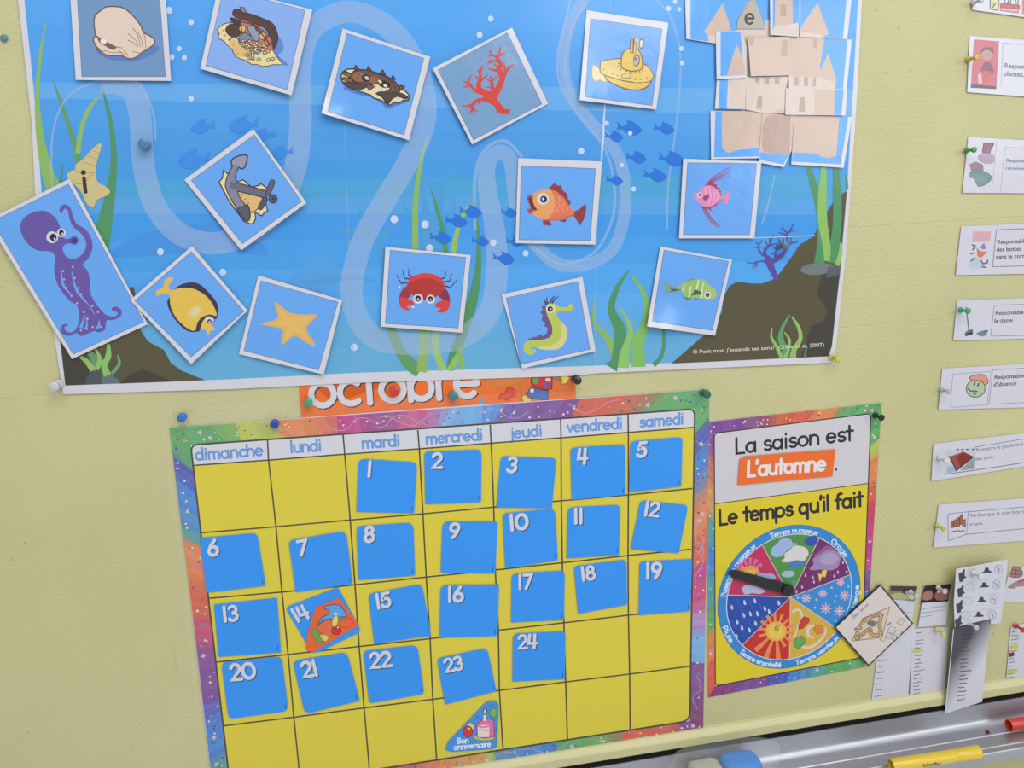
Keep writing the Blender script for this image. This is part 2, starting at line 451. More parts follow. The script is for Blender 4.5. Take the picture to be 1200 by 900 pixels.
tr = extrude('trim_1', [(.001, zR+.004), (-.004, zR+.002), (-D6+.001, zR-.004), (-D6, zR-.006), (-D6, zK+.001), (-D6+.001, zK), (.001, zK)], X0, X1, FRAMEM)
tag(tr, kind='structure')

# ------------------------------------------------------------------ marker tray
def metal(name, c, rough, met=1.0):
    mt, nt, p = principled(name); p.inputs['Base Color'].default_value = albedo(c); p.inputs['Roughness'].default_value = rough
    p.inputs['Metallic'].default_value = met
    n = nt.nodes.new('ShaderNodeTexNoise'); n.inputs['Scale'].default_value = 60
    g = nt.nodes.new('ShaderNodeNewGeometry'); mp = nt.nodes.new('ShaderNodeMapping'); mp.inputs['Scale'].default_value = (0.05, 3, 3)
    nt.links.new(g.outputs['Position'], mp.inputs['Vector']); nt.links.new(mp.outputs['Vector'], n.inputs['Vector'])
    b = nt.nodes.new('ShaderNodeBump'); b.inputs['Strength'].default_value = 0.03; b.inputs['Distance'].default_value = 0.001
    nt.links.new(n.outputs['Fac'], b.inputs['Height']); nt.links.new(b.outputs['Normal'], p.inputs['Normal'])
    return mt
ALU = metal('brushed_aluminium', (186, 186, 193), 0.42, .85)
zC = W(1093, 860, 0.014).z                    # inner corner of the tray
yl = H(1107, 893, zC+.004).y                  # lip
y1 = H(1000, 889, zC).y; y2 = H(1150, 877.5, zC).y
XA, XB = -.55, X1-.1
tray = thing('marker_tray', ((XA+XB)/2, -.02, zC), 'long brushed aluminium marker tray fixed under the yellow board', 'tray')
extrude('gap_shade', [(.001, zK), (-D6+.0005, zK), (-D6+.0005, zG), (.001, zG)], XA, XB, ink((26, 25, 24), 'matt'), tray)  # black strip stands in for the shade in the gap between board and tray
tray.children[-1]['label'] = 'black strip standing in for the shaded gap along the top of the tray'
cv = [(-.012-.012*(1-math.cos(a)), zC+.012*(1-math.sin(a))) for a in [math.radians(d) for d in (0, 18, 36, 54, 72, 90)]]
extrude('back_plate', [(.001, zG), (-D6-.001, zG)]+cv+[(-.024, zC-.0025), (.001, zC-.0025)], XA, XB, ALU, tray, True)
def ridge(y): return [(y+.0022, zC), (y+.001, zC+.0013), (y-.001, zC+.0013), (y-.0022, zC)]
extrude('tray_floor', [(-.024, zC)]+ridge(y1)+ridge(y2)+[(yl+.004, zC), (yl+.004, zC-.0025), (-.024, zC-.0025)], XA, XB, ALU, tray)
lip = [(yl+.004, zC-.0025), (yl+.004, zC+.0035)]+[(yl+.002+.002*math.cos(math.radians(d)), zC+.0035+.002*math.sin(math.radians(d))) for d in (30, 60, 90, 120, 150, 180)]+[(yl-.0005, zC-.006), (yl+.001, zC-.010), (yl+.003, zC-.010)]
extrude('lip', lip, XA, XB, ALU, tray, True)

# ------------------------------------------------------------------ the sea poster
PD = 0.0024
P_OUT = [(14, -70), (21, 0), (29, 70), (37, 143), (41, 225), (54, 330), (63, 390), (70, 436), (74, 462), (270, 456), (417, 448.6), (670, 440.5), (700, 437.5), (840, 431), (975, 425), (980, 405), (991, 300), (998.5, 200), (1005, 100), (1010, 0), (1013, -70)]
P_IN = [(21, -70), (28.5, 0), (36, 70), (43, 143), (48.5, 225), (61, 330), (70, 390), (74, 430), (76.7, 451.7), (270, 444.5), (417, 437), (670, 429.5), (840, 423.5), (971, 417.5), (975, 405), (986, 300), (994, 200), (1000, 100), (1005.5, 0), (1009, -70)]
poster = thing('sea_poster', W(500, 220, PD), 'large laminated underwater scene poster with white border on yellow board', 'poster')
sheet('sheet', P_OUT, PD, .0012, ink(WHITE, 'poster'), poster)
def left_x(y): 
    for a, b in zip(P_IN[:8], P_IN[1:9]):
        if a[1] <= y <= b[1]: return a[0]+(b[0]-a[0])*(y-a[1])/(b[1]-a[1])
    return 76.7
def right_x(y):
    q = P_IN[13:][::-1]
    for a, b in zip(q[:-1], q[1:]):
        if a[1] <= y <= b[1]: return a[0]+(b[0]-a[0])*(y-a[1])/(b[1]-a[1])
    return 971
def zs(k=1): return PD+.00002*k
A = Art(zs(1), 'poster')
# printed water: bands of blue
bands = [((-70, -70), (90, 163, 236)), ((30, 40), (86, 160, 234)), ((97, 105), (108, 170, 232)), ((115, 137), (84, 157, 229)), ((150, 160), (80, 154, 226)), ((188, 186), (74, 154, 224)), ((213, 205), (80, 162, 214)), ((232, 232), (92, 162, 224)), ((250, 252), (60, 142, 218)), ((283, 276), (66, 147, 220)), ((320, 305), (74, 153, 224)), ((352, 340), (82, 158, 222)), ((380, 372), (88, 158, 208)), ((412, 400), (92, 160, 205)), ((452, 418), None)]
for (ya, c), (yb, _) in zip(bands[:-1], bands[1:]):
    n_ = 12
    top = [(left_x(ya[0])+(right_x(ya[1])-left_x(ya[0]))*i/n_, ya[0]+(ya[1]-ya[0])*i/n_) for i in range(n_+1)]
    bot = [(left_x(yb[0])+(right_x(yb[1])-left_x(yb[0]))*i/n_, yb[0]+(yb[1]-yb[0])*i/n_) for i in range(n_+1)]
    if ya[0] == 412: bot = [(76.7, 451.7), (270, 444.5), (417, 437), (670, 429.5), (840, 423.5), (971, 417.5)]
    A.poly(top+bot[::-1], (c[0]*(.9 if ya[0] < 240 else 1.06), c[1]*(.96 if ya[0] < 240 else 1.03), c[2]*(.955 if ya[0] < 240 else 1.0)), up=False)
A.poly([(122, 300), (180, 270), (250, 262), (300, 280), (312, 300), (250, 292), (180, 300)], (66, 140, 214), 3)
A.poly([(330, 345), (352, 316), (372, 296), (392, 306), (396, 330), (370, 345)], (80, 152, 214), 3)
A.build('printed_water', poster)
A = Art(zs(2), 'poster')
c = (74, 150, 204)
for pts, w in (([(512, 300), (512, 260), (515, 230), (510, 215)], (16, 12, 10, 6)), ([(512, 225), (500, 210), (492, 200)], (8, 6, 2)), ([(513, 220), (528, 206), (534, 182)], (10, 6, 1)), ([(520, 212), (535, 209), (545, 207)], (6, 4, 1)), ([(500, 290), (500, 250), (495, 230)], (14, 10, 2)), ([(512, 255), (530, 250), (532, 232)], (8, 6, 1)), ([(498, 262), (480, 250), (472, 235)], (8, 5, 1)), ([(500, 222), (485, 215), (476, 212)], (6, 4, 1)),
               ([(455, 330), (450, 300), (435, 270), (420, 245)], (16, 12, 8, 2)), ([(440, 285), (455, 270), (470, 258)], (10, 8, 2)), ([(430, 270), (405, 270), (385, 262)], (8, 6, 1)), ([(440, 330), (410, 325), (370, 330), (355, 328)], (2, 6, 5, 1))):
    A.blade(pts, w, c)
A.build('printed_coral_shadow', poster)
GR, LG, DG = (94, 148, 98), (134, 174, 92), (78, 140, 96)
for i_, (pts, w, c) in enumerate((
    ([(53.5, 27), (47, 67), (43.5, 112), (47, 160), (55, 200), (64, 222)], (1.5, 4, 5, 9, 14, 18), LG),
    ([(62, 94), (73, 125), (83, 155), (90, 180), (94, 200)], (1, 4, 5.5, 7, 8), GR),
    ([(115, 114), (103, 130), (95, 152), (91, 180)], (2, 5, 5.5, 6), (140, 176, 98)),
    ([(119, 102), (127, 130), (132, 160), (133, 195), (128, 235), (120, 275), (117, 300)], (1, 4.5, 6, 8, 13, 20, 20), DG),
    ([(73, 194), (71, 215)], (2, 4), DG),
    ([(501, 160), (492, 197), (487.5, 230), (486.5, 265), (487, 310)], (2, 5, 6, 7, 8), LG),
    ([(505, 221), (512, 245), (519, 270), (523, 300)], (1, 4, 5, 6), DG),
    ([(551, 239), (543, 252), (536, 270), (530, 300)], (4, 5, 5.5, 7), (144, 180, 96)),
    ([(555, 227), (558.5, 255), (561, 290), (559, 325), (552, 358), (541, 392), (530, 420), (528, 434)], (1, 3.5, 5, 9, 13, 12, 10, 8), DG),
    ([(452, 360), (458, 385), (467, 408), (480, 426), (492, 435)], (8, 10, 12, 15, 16), GR),
    ([(497, 380), (497, 410), (494, 436)], (14, 12, 12), LG), ([(513, 380), (510, 405), (519, 434)], (9, 8, 9), (150, 186, 104)),
    ([(541, 408), (533, 424), (526, 434)], (4, 8, 6), (140, 180, 98)), ([(536, 410), (541, 424), (541, 433)], (3, 6, 6), LG),
    ([(696, 352), (695.5, 366), (697, 380), (708, 392), (717, 406), (721, 420), (722, 431)], (1, 3, 4, 7, 9, 9, 9), LG),
    ([(726, 360), (736, 376), (739, 390), (733, 408), (731, 431)], (1.5, 4, 6.5, 9, 13), (136, 186, 96)),
    ([(741, 323), (752, 340), (758, 357), (756, 380), (748, 400), (748, 430)], (2.5, 5, 7, 10, 15, 17), (124, 178, 96)),
    ([(738, 315.5), (723, 338), (716.5, 362), (725, 382), (727, 394), (722, 412), (720, 424), (716, 431)], (1, 6, 8.5, 14, 14, 8, 9, 18), DG),
    ([(777, 380), (778, 404), (774, 419), (766, 428)], (3, 4, 4.5, 6), DG))):
    A = Art(zs(4)+i_*.000004, 'poster'); A.blade(pts, w, c); A.build('printed_seaweed', poster)
A = Art(zs(10), 'poster')
pc = (208, 224, 240)
A.blade([(118, 97), (140, 98), (156, 108), (164, 135), (166, 165), (170, 205), (184, 245), (212, 275), (250, 285), (290, 274), (325, 245), (345, 200), (352, 150), (352, 80), (362, 40), (385, 20), (415, 14), (452, 30), (480, 62), (496, 105), (497, 145), (478, 190), (448, 240), (424, 285), (412, 335), (418, 370), (438, 395), (468, 402), (510, 402), (548, 392), (574, 365), (582, 320), (580, 270), (572, 228), (570, 200), (576, 184), (588, 178), (598, 188), (602, 215), (606, 245), (622, 280), (652, 308), (686, 310), (718, 292), (732, 250), (731, 205), (718, 172), (690, 140), (668, 108), (661, 70), (668, 28), (684, 0)], [26]*32+[24, 22, 20, 18, 17, 17, 17, 16, 15, 15, 14, 14, 14, 14, 14, 13, 12, 12, 12, 12], pc, .26)
for pts, w in (([(62, 235), (60, 190), (63, 150), (76, 118), (100, 100), (140, 91), (165, 100), (180, 135), (182, 165)], 2.5), ([(557, 270), (556, 215), (562, 186), (576, 169), (594, 166), (612, 184)], 4), ([(624, 288), (648, 306), (668, 309), (700, 292), (719, 250), (718, 205), (706, 170), (676, 133), (656, 98), (654, 62), (664, 20), (668, 0)], 3), ([(684, 130), (664, 95), (664, 60), (676, 20), (690, 0)], 2), ([(782, 270), (783, 220), (792, 150), (797, 95), (796, 55), (786, 20), (770, 0)], 2), ([(893, 262), (900, 240), (908, 205)], 2)):
    A.line(pts, w, pc, smooth=5, alpha=.28, cap=False)
A.build('printed_path', poster)
A = Art(zs(13), 'poster')
BR, BD = (85, 79, 57), (66, 62, 54)
A.poly([(787, 426), (820, 397), (835, 385), (846, 366), (848, 348), (855, 335), (864, 330), (878, 332), (892, 332.5), (905, 328), (914, 320), (927, 302), (937, 287), (953, 277), (968, 250), (980, 231), (992.5, 224), (986, 300), (975, 405), (971, 417.5), (840, 423.5)], BR, 0)
A.poly([(957, 345), (966, 358), (969, 368), (964, 377), (950, 382), (945, 399), (938.5, 419), (971, 417.4), (975, 405), (981.5, 345), (985.4, 312), (972, 314), (962, 325)], BD)
A.ell(958, 315, 20, 7, (108, 118, 118), -4); A.poly([(970, 313), (985, 310), (984.5, 322), (968, 326)], (84, 92, 94))
A.build('printed_rock', poster)
A = Art(zs(13), 'poster')
A.poly([(157, 336), (165, 387), (173, 400), (192, 410), (200, 425), (212, 434), (240, 445.6), (76.7, 451.7), (74, 430), (70, 390), (66, 365), (110, 345)], BR)
A.poly([(70, 395), (100, 425), (112, 450.3), (76.7, 451.6), (74, 430)], BD)
A.poly([(140, 449.5), (150, 440), (166, 433), (180, 437), (202, 447.2)], BD, 0)
A.poly([(102, 440), (110, 434), (119, 436), (121, 449.8), (100, 450.5)], (72, 80, 86)); A.poly([(119, 441), (130, 439), (141, 446.5), (140, 449.3), (120, 450)], (92, 110, 112))
A.build('printed_rock', poster)
for i_, (pts, w, c) in enumerate((
    ([(105, 413), (112, 424), (108, 434)], (6, 10, 6), GR), ([(94, 418), (102, 424), (109, 434)], (3, 6, 7), (142, 182, 98)), ([(112, 409), (117, 421), (113, 433)], (2, 5, 6), (140, 180, 98)),
    ([(127, 403), (127, 417), (122, 428), (126, 440)], (3, 7, 7, 9), (130, 184, 96)), ([(138, 416), (139.5, 427), (131, 438)], (2, 4, 4), (110, 150, 110)),
    ([(944, 185), (953, 215), (961, 245), (963, 280), (960, 308)], (4, 8, 10, 10, 12), DG), ([(979, 185), (981, 225), (981, 262), (975, 308)], (5, 10, 10, 11), DG),
    ([(966, 185), (964, 225), (964, 258), (969, 290), (969, 306)], (4, 10, 11, 9, 6), (134, 182, 96)), ([(985, 284), (985, 296), (981, 311)], (2, 5, 5), (140, 184, 96)), ([(992, 205), (993, 222)], (2, 3), DG),
    ([(925.5, 369), (917, 384), (915, 398), (921, 412), (920, 419)], (1.5, 4, 7, 8, 6), GR), ([(928, 371), (936, 384), (938, 397), (931, 409), (929, 419)], (2, 4, 5, 6, 8), (140, 180, 98)),
    ([(905, 384), (904, 395), (910, 406), (916, 419)], (1, 3, 4, 5), (134, 176, 96)), ([(919, 389), (925, 398), (924, 410), (920, 419)], (1, 3, 3, 4), (140, 180, 98)), ([(945, 407), (943, 418)], (2, 3), (90, 120, 100)))):
    A = Art(zs(16)+i_*.000004, 'poster'); A.blade(pts, w, c); A.build('printed_rock_plant', poster)
A = Art(zs(19), 'poster'); A.fr(870, 255, 16.667)
for pts, w in (([(560, 960), (520, 850), (500, 800)], (130, 120)), ([(500, 820), (440, 745), (390, 720), (330, 640), (315, 560), (325, 530), (390, 445)], (50, 16)), ([(325, 530), (260, 480)], (22, 10)), ([(320, 580), (210, 580)], (20, 10)), ([(320, 580), (390, 570)], (16, 8)), ([(480, 800), (440, 690), (440, 640), (500, 570), (540, 520), (570, 430), (615, 345)], (70, 16)), ([(500, 560), (455, 460)], (26, 12)), ([(540, 545), (650, 505)], (24, 10)), ([(535, 480), (535, 360)], (22, 10)), ([(440, 640), (425, 590)], (20, 10)), ([(640, 820), (650, 700), (665, 640), (740, 580)], (50, 14)), ([(650, 725), (545, 690)], (26, 10)), ([(665, 640), (665, 550)], (20, 10)), ([(660, 620), (610, 580)], (16, 8)), ([(570, 860), (700, 790), (800, 700), (860, 600), (900, 540), (960, 500), (1080, 470)], (110, 20)), ([(940, 520), (955, 390)], (26, 12)), ([(840, 530), (690, 410)], (34, 12)), ([(820, 490), (790, 350)], (24, 10)), ([(890, 540), (880, 400), (870, 320), (920, 280), (960, 200), (1000, 130)], (50, 16)), ([(940, 262), (1020, 255)], (22, 12)), ([(880, 290), (800, 230), (790, 150)], (28, 14)), ([(820, 240), (755, 220)], (18, 10)), ([(860, 330), (780, 310), (710, 290)], (26, 12)), ([(500, 890), (400, 850), (330, 850), (200, 890), (90, 870)], (36, 12)), ([(290, 865), (230, 950), (200, 1010)], (24, 12)), ([(290, 865), (270, 980)], (22, 10)), ([(330, 855), (330, 930)], (16, 8)), ([(545, 930), (600, 1050), (660, 1180)], (130, 90))):
    A.line(pts, w, (88, 72, 152), smooth=3)
A.build('printed_purple_coral', poster)
FISH = [(.02, -.22), (.22, -.01), (.46, -.14), (.40, -.28), (.67, -.2), (.87, -.06), (1, .11), (.93, .2), (.79, .3), (.59, .33), (.42, .24), (.24, .07), (0, .09), (.07, -.04)]
for x, y, l, d in ((722.6, 149, 30, 1), (766, 149.5, 24.5, 1), (708.5, 159, 22, 1), (733.6, 183.6, 24, 1), (771.5, 185, 31, 1), (754.4, 204.5, 27, 1), (710.4, 210.5, 20, 1), (538, 247, 27, 1), (521.7, 258, 26, 1), (503.3, 277.5, 26, 1), (552.5, 281.7, 21, 1), (586.7, 248.5, 20, 1), (593, 282.5, 20, 1), (577, 301.7, 26, 1), (252.5, 147.5, -29, 0), (304, 145, -36, 0), (323, 157, -27, 0), (247, 185.5, -39, 0), (344, 177.5, -26, 0)):
    A = Art(zs(22), 'poster')
    A.poly([(x+l*u, y+abs(l)*v) for u, v in FISH], (40, 110, 204) if d else (60, 134, 216))
    A.build('printed_fish', poster)
for x, y, r in ((198, 12, 4), (224, 26, 3.3), (210, 57, 3), (201, 67, 3.5), (216, 67.5, 3), (224, 115.5, 3.3), (188, 295, 4), (261, 319, 4), (415, 407, 4.2), (575, 22, 3.5), (562, 41, 3.5), (681, 177, 3.8), (462, 257, 4.5), (498, 263, 4.5), (503.5, 291, 4.5), (578, 284.5, 3.8), (616, 297, 3.5), (711, 144.5, 2.7), (738.5, 156, 2.7), (728.5, 193.5, 2.6), (742.5, 221.5, 2.8), (783.5, 10, 3), (791, 2, 2.5), (796, 11, 2.5), (798.5, 57, 2.8), (799.5, 74, 2.8)):
    A = Art(zs(23), 'poster'); A.ell(x, y, r, r*1.05, (188, 204, 232)); A.build('printed_bubble', poster)
A = Art(zs(24), 'poster'); A.fr(60, 150, 8.18)        # the shell with the letter i
SH = (198, 182, 128)
A.poly([(455, 150), (482, 175), (440, 320), (425, 430), (450, 520), (520, 560), (565, 610), (530, 650), (440, 690), (400, 765), (340, 720), (280, 600), (150, 470), (190, 410), (230, 400), (235, 350), (300, 300), (380, 215)], SH, 3)
for p in ([(430, 180), (470, 195)], [(395, 215), (458, 240)], [(345, 265), (445, 305)], [(295, 325), (425, 362)], [(225, 405), (300, 440), (360, 430), (420, 425)], [(420, 430), (370, 460), (330, 520)], [(225, 535), (300, 535)]):
    A.line(p, 5, (150, 132, 96))
A.build('printed_shell', poster)
A = Art(zs(27), 'poster'); A.fr(60, 150, 8.18)
A.ell(309, 426, 25, 25, (58, 52, 44)); A.poly([(295, 468), (331, 466), (349, 625), (312, 630)], (58, 52, 44))
A.build('letter', poster)
A = Art(zs(28), 'poster'); A.fr(720, 200, 4)
A.type('© Petit mot, j\'entends tes sons! (Crête et al. 2007)', (368, 858), 17, (206, 202, 192), dirn=(612, -34), width=616, bold=.012)
A.build('credit_line', poster)
A = Art(zs(29), 'poster')                            # worn creases where the panels were folded
A.line([(399, 0), (404, 160), (413, 400), (416, 436)], .9, (170, 190, 220), alpha=.45, cap=False); A.line([(715, 0), (707, 125), (703, 200), (698, 300), (697, 429)], 1.0, (190, 205, 228), alpha=.4, cap=False)
A.line([(880, 279), (955, 276)], 1.2, (200, 212, 232), alpha=.7, cap=False)
A.build('crease', poster)

# a raised fold that catches the window light, and frosted tape at the top
fold = principled('fold_film'); fold[2].inputs['Base Color'].default_value = albedo((170, 200, 232)); fold[2].inputs['Roughness'].default_value = .16; fold[2].inputs['Specular IOR Level'].default_value = .8
pf = [W(709.5, 112, PD+.0003), W(706.5, 160, PD+.0003), W(704, 204, PD+.0003)]
vs, fs = [], []
for i, p in enumerate(pf):
    r_ = (.0006, .0017, .0005)[i]
    for k in range(9):
        an = math.pi*k/8; vs.append(p+Vector((-math.cos(an)*r_, -math.sin(an)*r_*.5, 0)))
for i in range(2):
    for k in range(8): fs.append((i*9+k, i*9+k+1, (i+1)*9+k+1, (i+1)*9+k))
fo = link_mesh('fold', vs, fs, [fold[0]], None, poster, True)
# ------------------------------------------------------------------ picture cards on the poster
CB = (98, 158, 226)                          # printed card blue
GRP = 'sea picture cards on the poster'
def card(name, q, inn, label, d0=.0050, gx=0, gy=.000022, bgc=CB, cat='picture card', group=GRP, th=.0005, curl=None):
    dep = tilt(q, d0, gx, gy); fine = None
    low = min(dep(*p) for p in q)
    if low < .0041: d0 += .0041-low; dep = tilt(q, d0, gx, gy)
    if curl:                                    # one corner curls off the wall
        c0, lift, rad = curl; flat = dep
        dist = lambda x, y: math.hypot(x-c0[0], y-c0[1])
        dep = lambda x, y: flat(x, y)+lift*max(0.0, 1-dist(x, y)/rad)**2
        fine = lambda p: dist(*p) < rad+4
    cx = sum(p[0] for p in q)/4; cy = sum(p[1] for p in q)/4
    t = thing(name, W(cx, cy, d0), label, cat, group)
    sheet('card', q, dep, th, ink(WHITE, 'lam'), t, fine)
    A = Art(lambda x, y: dep(x, y)+.00005, 'lam'); A.fine = fine
    A.poly(inn, bgc); A.line(inn, .8, (104, 120, 160), closed=True)
    A.build('printed_background', t)
    A = Art(lambda x, y: dep(x, y)+.00011, 'lam'); A.fine = fine
    return t, A
DK = (58, 48, 48)
# clam
t, A = card('clam_card', [(81.6, -15), (193.5, -15), (200.5, 94.8), (88.8, 93.7)], [(90.2, -9), (186.5, -9), (193.9, 89.7), (96, 89.7)], 'square card of a closed beige clam shell on grey blue', bgc=(106, 142, 182))
A.fr(80, 0, 9.09)
A.poly([(300, 520), (400, 620), (640, 655), (800, 625), (945, 545), (930, 490), (640, 560)], (88, 118, 180), 4)
BEI = (216, 194, 180)
A.poly([(290, 370), (275, 270), (285, 170), (350, 110), (400, 75), (500, 70), (600, 92), (700, 180), (770, 270), (803, 345), (890, 395), (922, 450), (880, 500), (780, 562), (720, 610), (640, 625), (560, 590), (430, 590), (330, 540), (268, 430)], BEI, 4, line=(98, 74, 58), lw=10)
A.poly([(290, 370), (350, 410), (440, 460), (512, 500), (480, 535), (400, 495), (330, 450), (310, 410)], (122, 92, 62), 3)
A.ell(375, 440, 34, 27, (222, 218, 220), 15)
for p in ([(800, 340), (820, 420), (825, 510)], [(690, 300), (740, 380), (772, 500)], [(640, 360), (720, 430), (750, 490)], [(640, 430), (700, 460), (740, 500)], [(740, 340), (780, 420), (790, 500)], [(590, 540), (625, 570), (640, 620)], [(300, 490), (360, 550), (400, 540), (450, 560), (550, 560), (600, 580)], [(690, 548), (770, 570)], [(510, 500), (580, 510)], [(540, 540), (590, 580)]):
    A.line(p, (8, 5), (128, 100, 82), smooth=3)
A.build('printed_clam', t)
# treasure chest
t, A = card('treasure_card', [(256, -16.4), (366.2, 11.4), (341.7, 111.7), (234.6, 80.4)], [(262, -13), (357.2, 12), (336.2, 105), (241.4, 76.8)], 'square card of a broken treasure chest spilling coins', gy=.00004, bgc=(128, 164, 222))
A.fr(230, 0, 8.333)
A.poly([(790, 360), (845, 420), (845, 500), (800, 540), (905, 635), (830, 625), (740, 520)], (92, 126, 194), 3)
A.poly([(205, 290), (240, 255), (300, 225), (420, 250), (560, 520), (640, 500), (720, 472), (760, 510), (790, 560), (835, 615), (820, 632), (750, 630), (720, 640), (640, 648), (600, 630), (540, 628), (480, 590), (380, 550), (350, 480), (290, 430), (270, 400), (215, 370), (225, 330)], (218, 202, 150), 2, line=DK, lw=6)
A.poly([(310, 370), (400, 400), (480, 480), (490, 550), (390, 545), (355, 480)], (214, 176, 116), 3)
A.poly([(430, 190), (560, 220), (650, 290), (735, 380), (760, 460), (680, 500), (480, 450), (430, 320)], (186, 112, 98), 3, line=DK, lw=5)
A.poly([(355, 130), (370, 95), (420, 95), (500, 128), (560, 145), (600, 160), (660, 185), (740, 225), (780, 290), (798, 380), (760, 480), (745, 440), (735, 380), (700, 320), (660, 270), (590, 240), (500, 205), (430, 190), (370, 160)], (84, 58, 54), 3, line=(44, 34, 36), lw=6)
A.line([(380, 120), (520, 150), (650, 200), (740, 270), (770, 360)], 6, (60, 42, 42), smooth=4)
A.poly([(425, 70), (470, 75), (490, 125), (450, 120)], (120, 130, 150), 0, line=DK, lw=6)
A.poly([(330, 170), (375, 180), (440, 205), (425, 250), (390, 240), (345, 215)], (70, 50, 48), 0, line=(44, 34, 36), lw=5)
A.poly([(288, 280), (340, 232), (420, 258), (418, 350), (350, 358), (305, 330)], (78, 54, 50), 3, line=(44, 34, 36), lw=5)
A.poly([(500, 265), (560, 248), (615, 320), (600, 400), (560, 390), (530, 340)], (140, 145, 168), 3, line=DK, lw=6)
A.poly([(425, 350), (480, 320), (560, 380), (520, 400), (430, 410)], (120, 128, 148), 3, line=DK, lw=6)
A.line([(320, 390), (350, 365), (400, 370), (430, 430), (480, 470)], 14, (84, 84, 96), smooth=3)
for x, y in ((450, 280), (648, 352)): A.ell(x, y, 32, 34, (214, 174, 112), line=DK, lw=5)
for x, y in ((265, 300), (280, 345), (362, 430), (400, 530), (465, 530)): A.ell(x, y, 14, 12, (206, 150, 96))
for p in ([(450, 215), (560, 240), (640, 310)], [(600, 290), (680, 380), (730, 450)], [(430, 230), (450, 330)], [(650, 300), (610, 330)], [(700, 350), (660, 400)], [(745, 410), (690, 450)], [(560, 235), (590, 300)]): A.line(p, 13, (92, 58, 54), smooth=3)
rn = random.Random(3)
for i in range(58):
    u, v = rn.random(), rn.random()
    x, y = (450+230*u, 385+70*v+40*u) if i < 36 else (490+100*u, 470+120*v)
    A.ell(x, y, 15, 12, (216, 196, 138), rn.uniform(-40, 40), n=8, line=(70, 54, 48), lw=4)
for x, y in ((610, 580), (705, 585), (745, 575), (700, 500), (670, 515)): A.ell(x, y, 19, 14, (200, 188, 130), -20, line=(80, 64, 50), lw=5)
A.build('printed_treasure_chest', t)
# sunken log creature
t, A = card('log_card', [(401.7, 33.3), (504.3, 66.7), (479.3, 164.3), (376.7, 132.7)], [(406.7, 39.3), (496.6, 68.4), (473.2, 157.8), (384.4, 130.6)], 'square card of a brown knotty log lying on sand', gy=.00003, curl=((372, 140), .0085, 62))
A.fr(370, 60, 8.333)
A.poly([(265, 350), (400, 420), (540, 450), (640, 510), (700, 560), (760, 540), (910, 490), (900, 460), (640, 380)], (70, 118, 192), 3)
A.poly([(250, 230), (310, 175), (480, 190), (640, 300), (800, 350), (880, 395), (915, 440), (895, 478), (850, 480), (820, 505), (760, 500), (720, 530), (640, 480), (560, 455), (540, 430), (420, 390), (300, 345), (260, 300)], (216, 202, 160), 2, line=DK, lw=10)
A.poly([(262, 205), (290, 195), (380, 232), (370, 275), (330, 262)], (128, 92, 70), 0, line=DK, lw=7)
for l_ in ([(280, 218), (380, 250)], [(275, 268), (360, 290)]): A.line(l_, 40, DK); A.line(l_, 26, (124, 90, 70))
A.poly([(265, 300), (350, 310), (480, 320), (500, 345), (440, 375), (380, 365), (290, 340)], (84, 62, 56), 2, line=DK, lw=7)
for p in ([(375, 175), (390, 140), (440, 190)], [(500, 180), (515, 148), (548, 195)], [(630, 215), (655, 185), (680, 230)], [(735, 270), (755, 238), (775, 275)], [(800, 360), (830, 335), (865, 345), (840, 380)]):
    A.poly(p, (120, 86, 70), 0, line=DK, lw=10)
BW = (104, 74, 64)
A.poly([(350, 230), (380, 190), (460, 180), (560, 200), (660, 235), (740, 270), (800, 330), (820, 390), (760, 430), (650, 430), (600, 410), (700, 390), (720, 350), (600, 320), (520, 330), (420, 315), (365, 290)], BW, 3, line=DK, lw=9)
A.ell(425, 250, 72, 56, (142, 96, 72), 8, line=DK, lw=5)
A.ell(492, 262, 44, 36, (46, 38, 42), 10); A.ell(500, 262, 24, 16, (190, 188, 190), 40); A.ell(565, 280, 40, 38, (140, 92, 74)); A.ell(670, 322, 62, 36, (50, 40, 42), 15); A.ell(680, 338, 20, 14, (214, 206, 190), 30); A.ell(628, 298, 22, 12, (216, 204, 160), 40)
A.ell(417, 225, 9, 8, DK); A.ell(402, 268, 9, 8, DK)
A.poly([(500, 350), (540, 330), (580, 345), (520, 385)], (120, 86, 72), 0, line=DK, lw=6)
A.poly([(590, 415), (640, 395), (720, 410), (800, 400), (900, 445), (870, 465), (800, 440), (740, 470), (710, 520), (690, 510), (650, 450)], (80, 60, 58), 2, line=DK, lw=8)
A.line([(560, 215), (680, 250), (760, 320), (780, 390)], 6, (72, 52, 48), smooth=3)
A.build('printed_log', t)
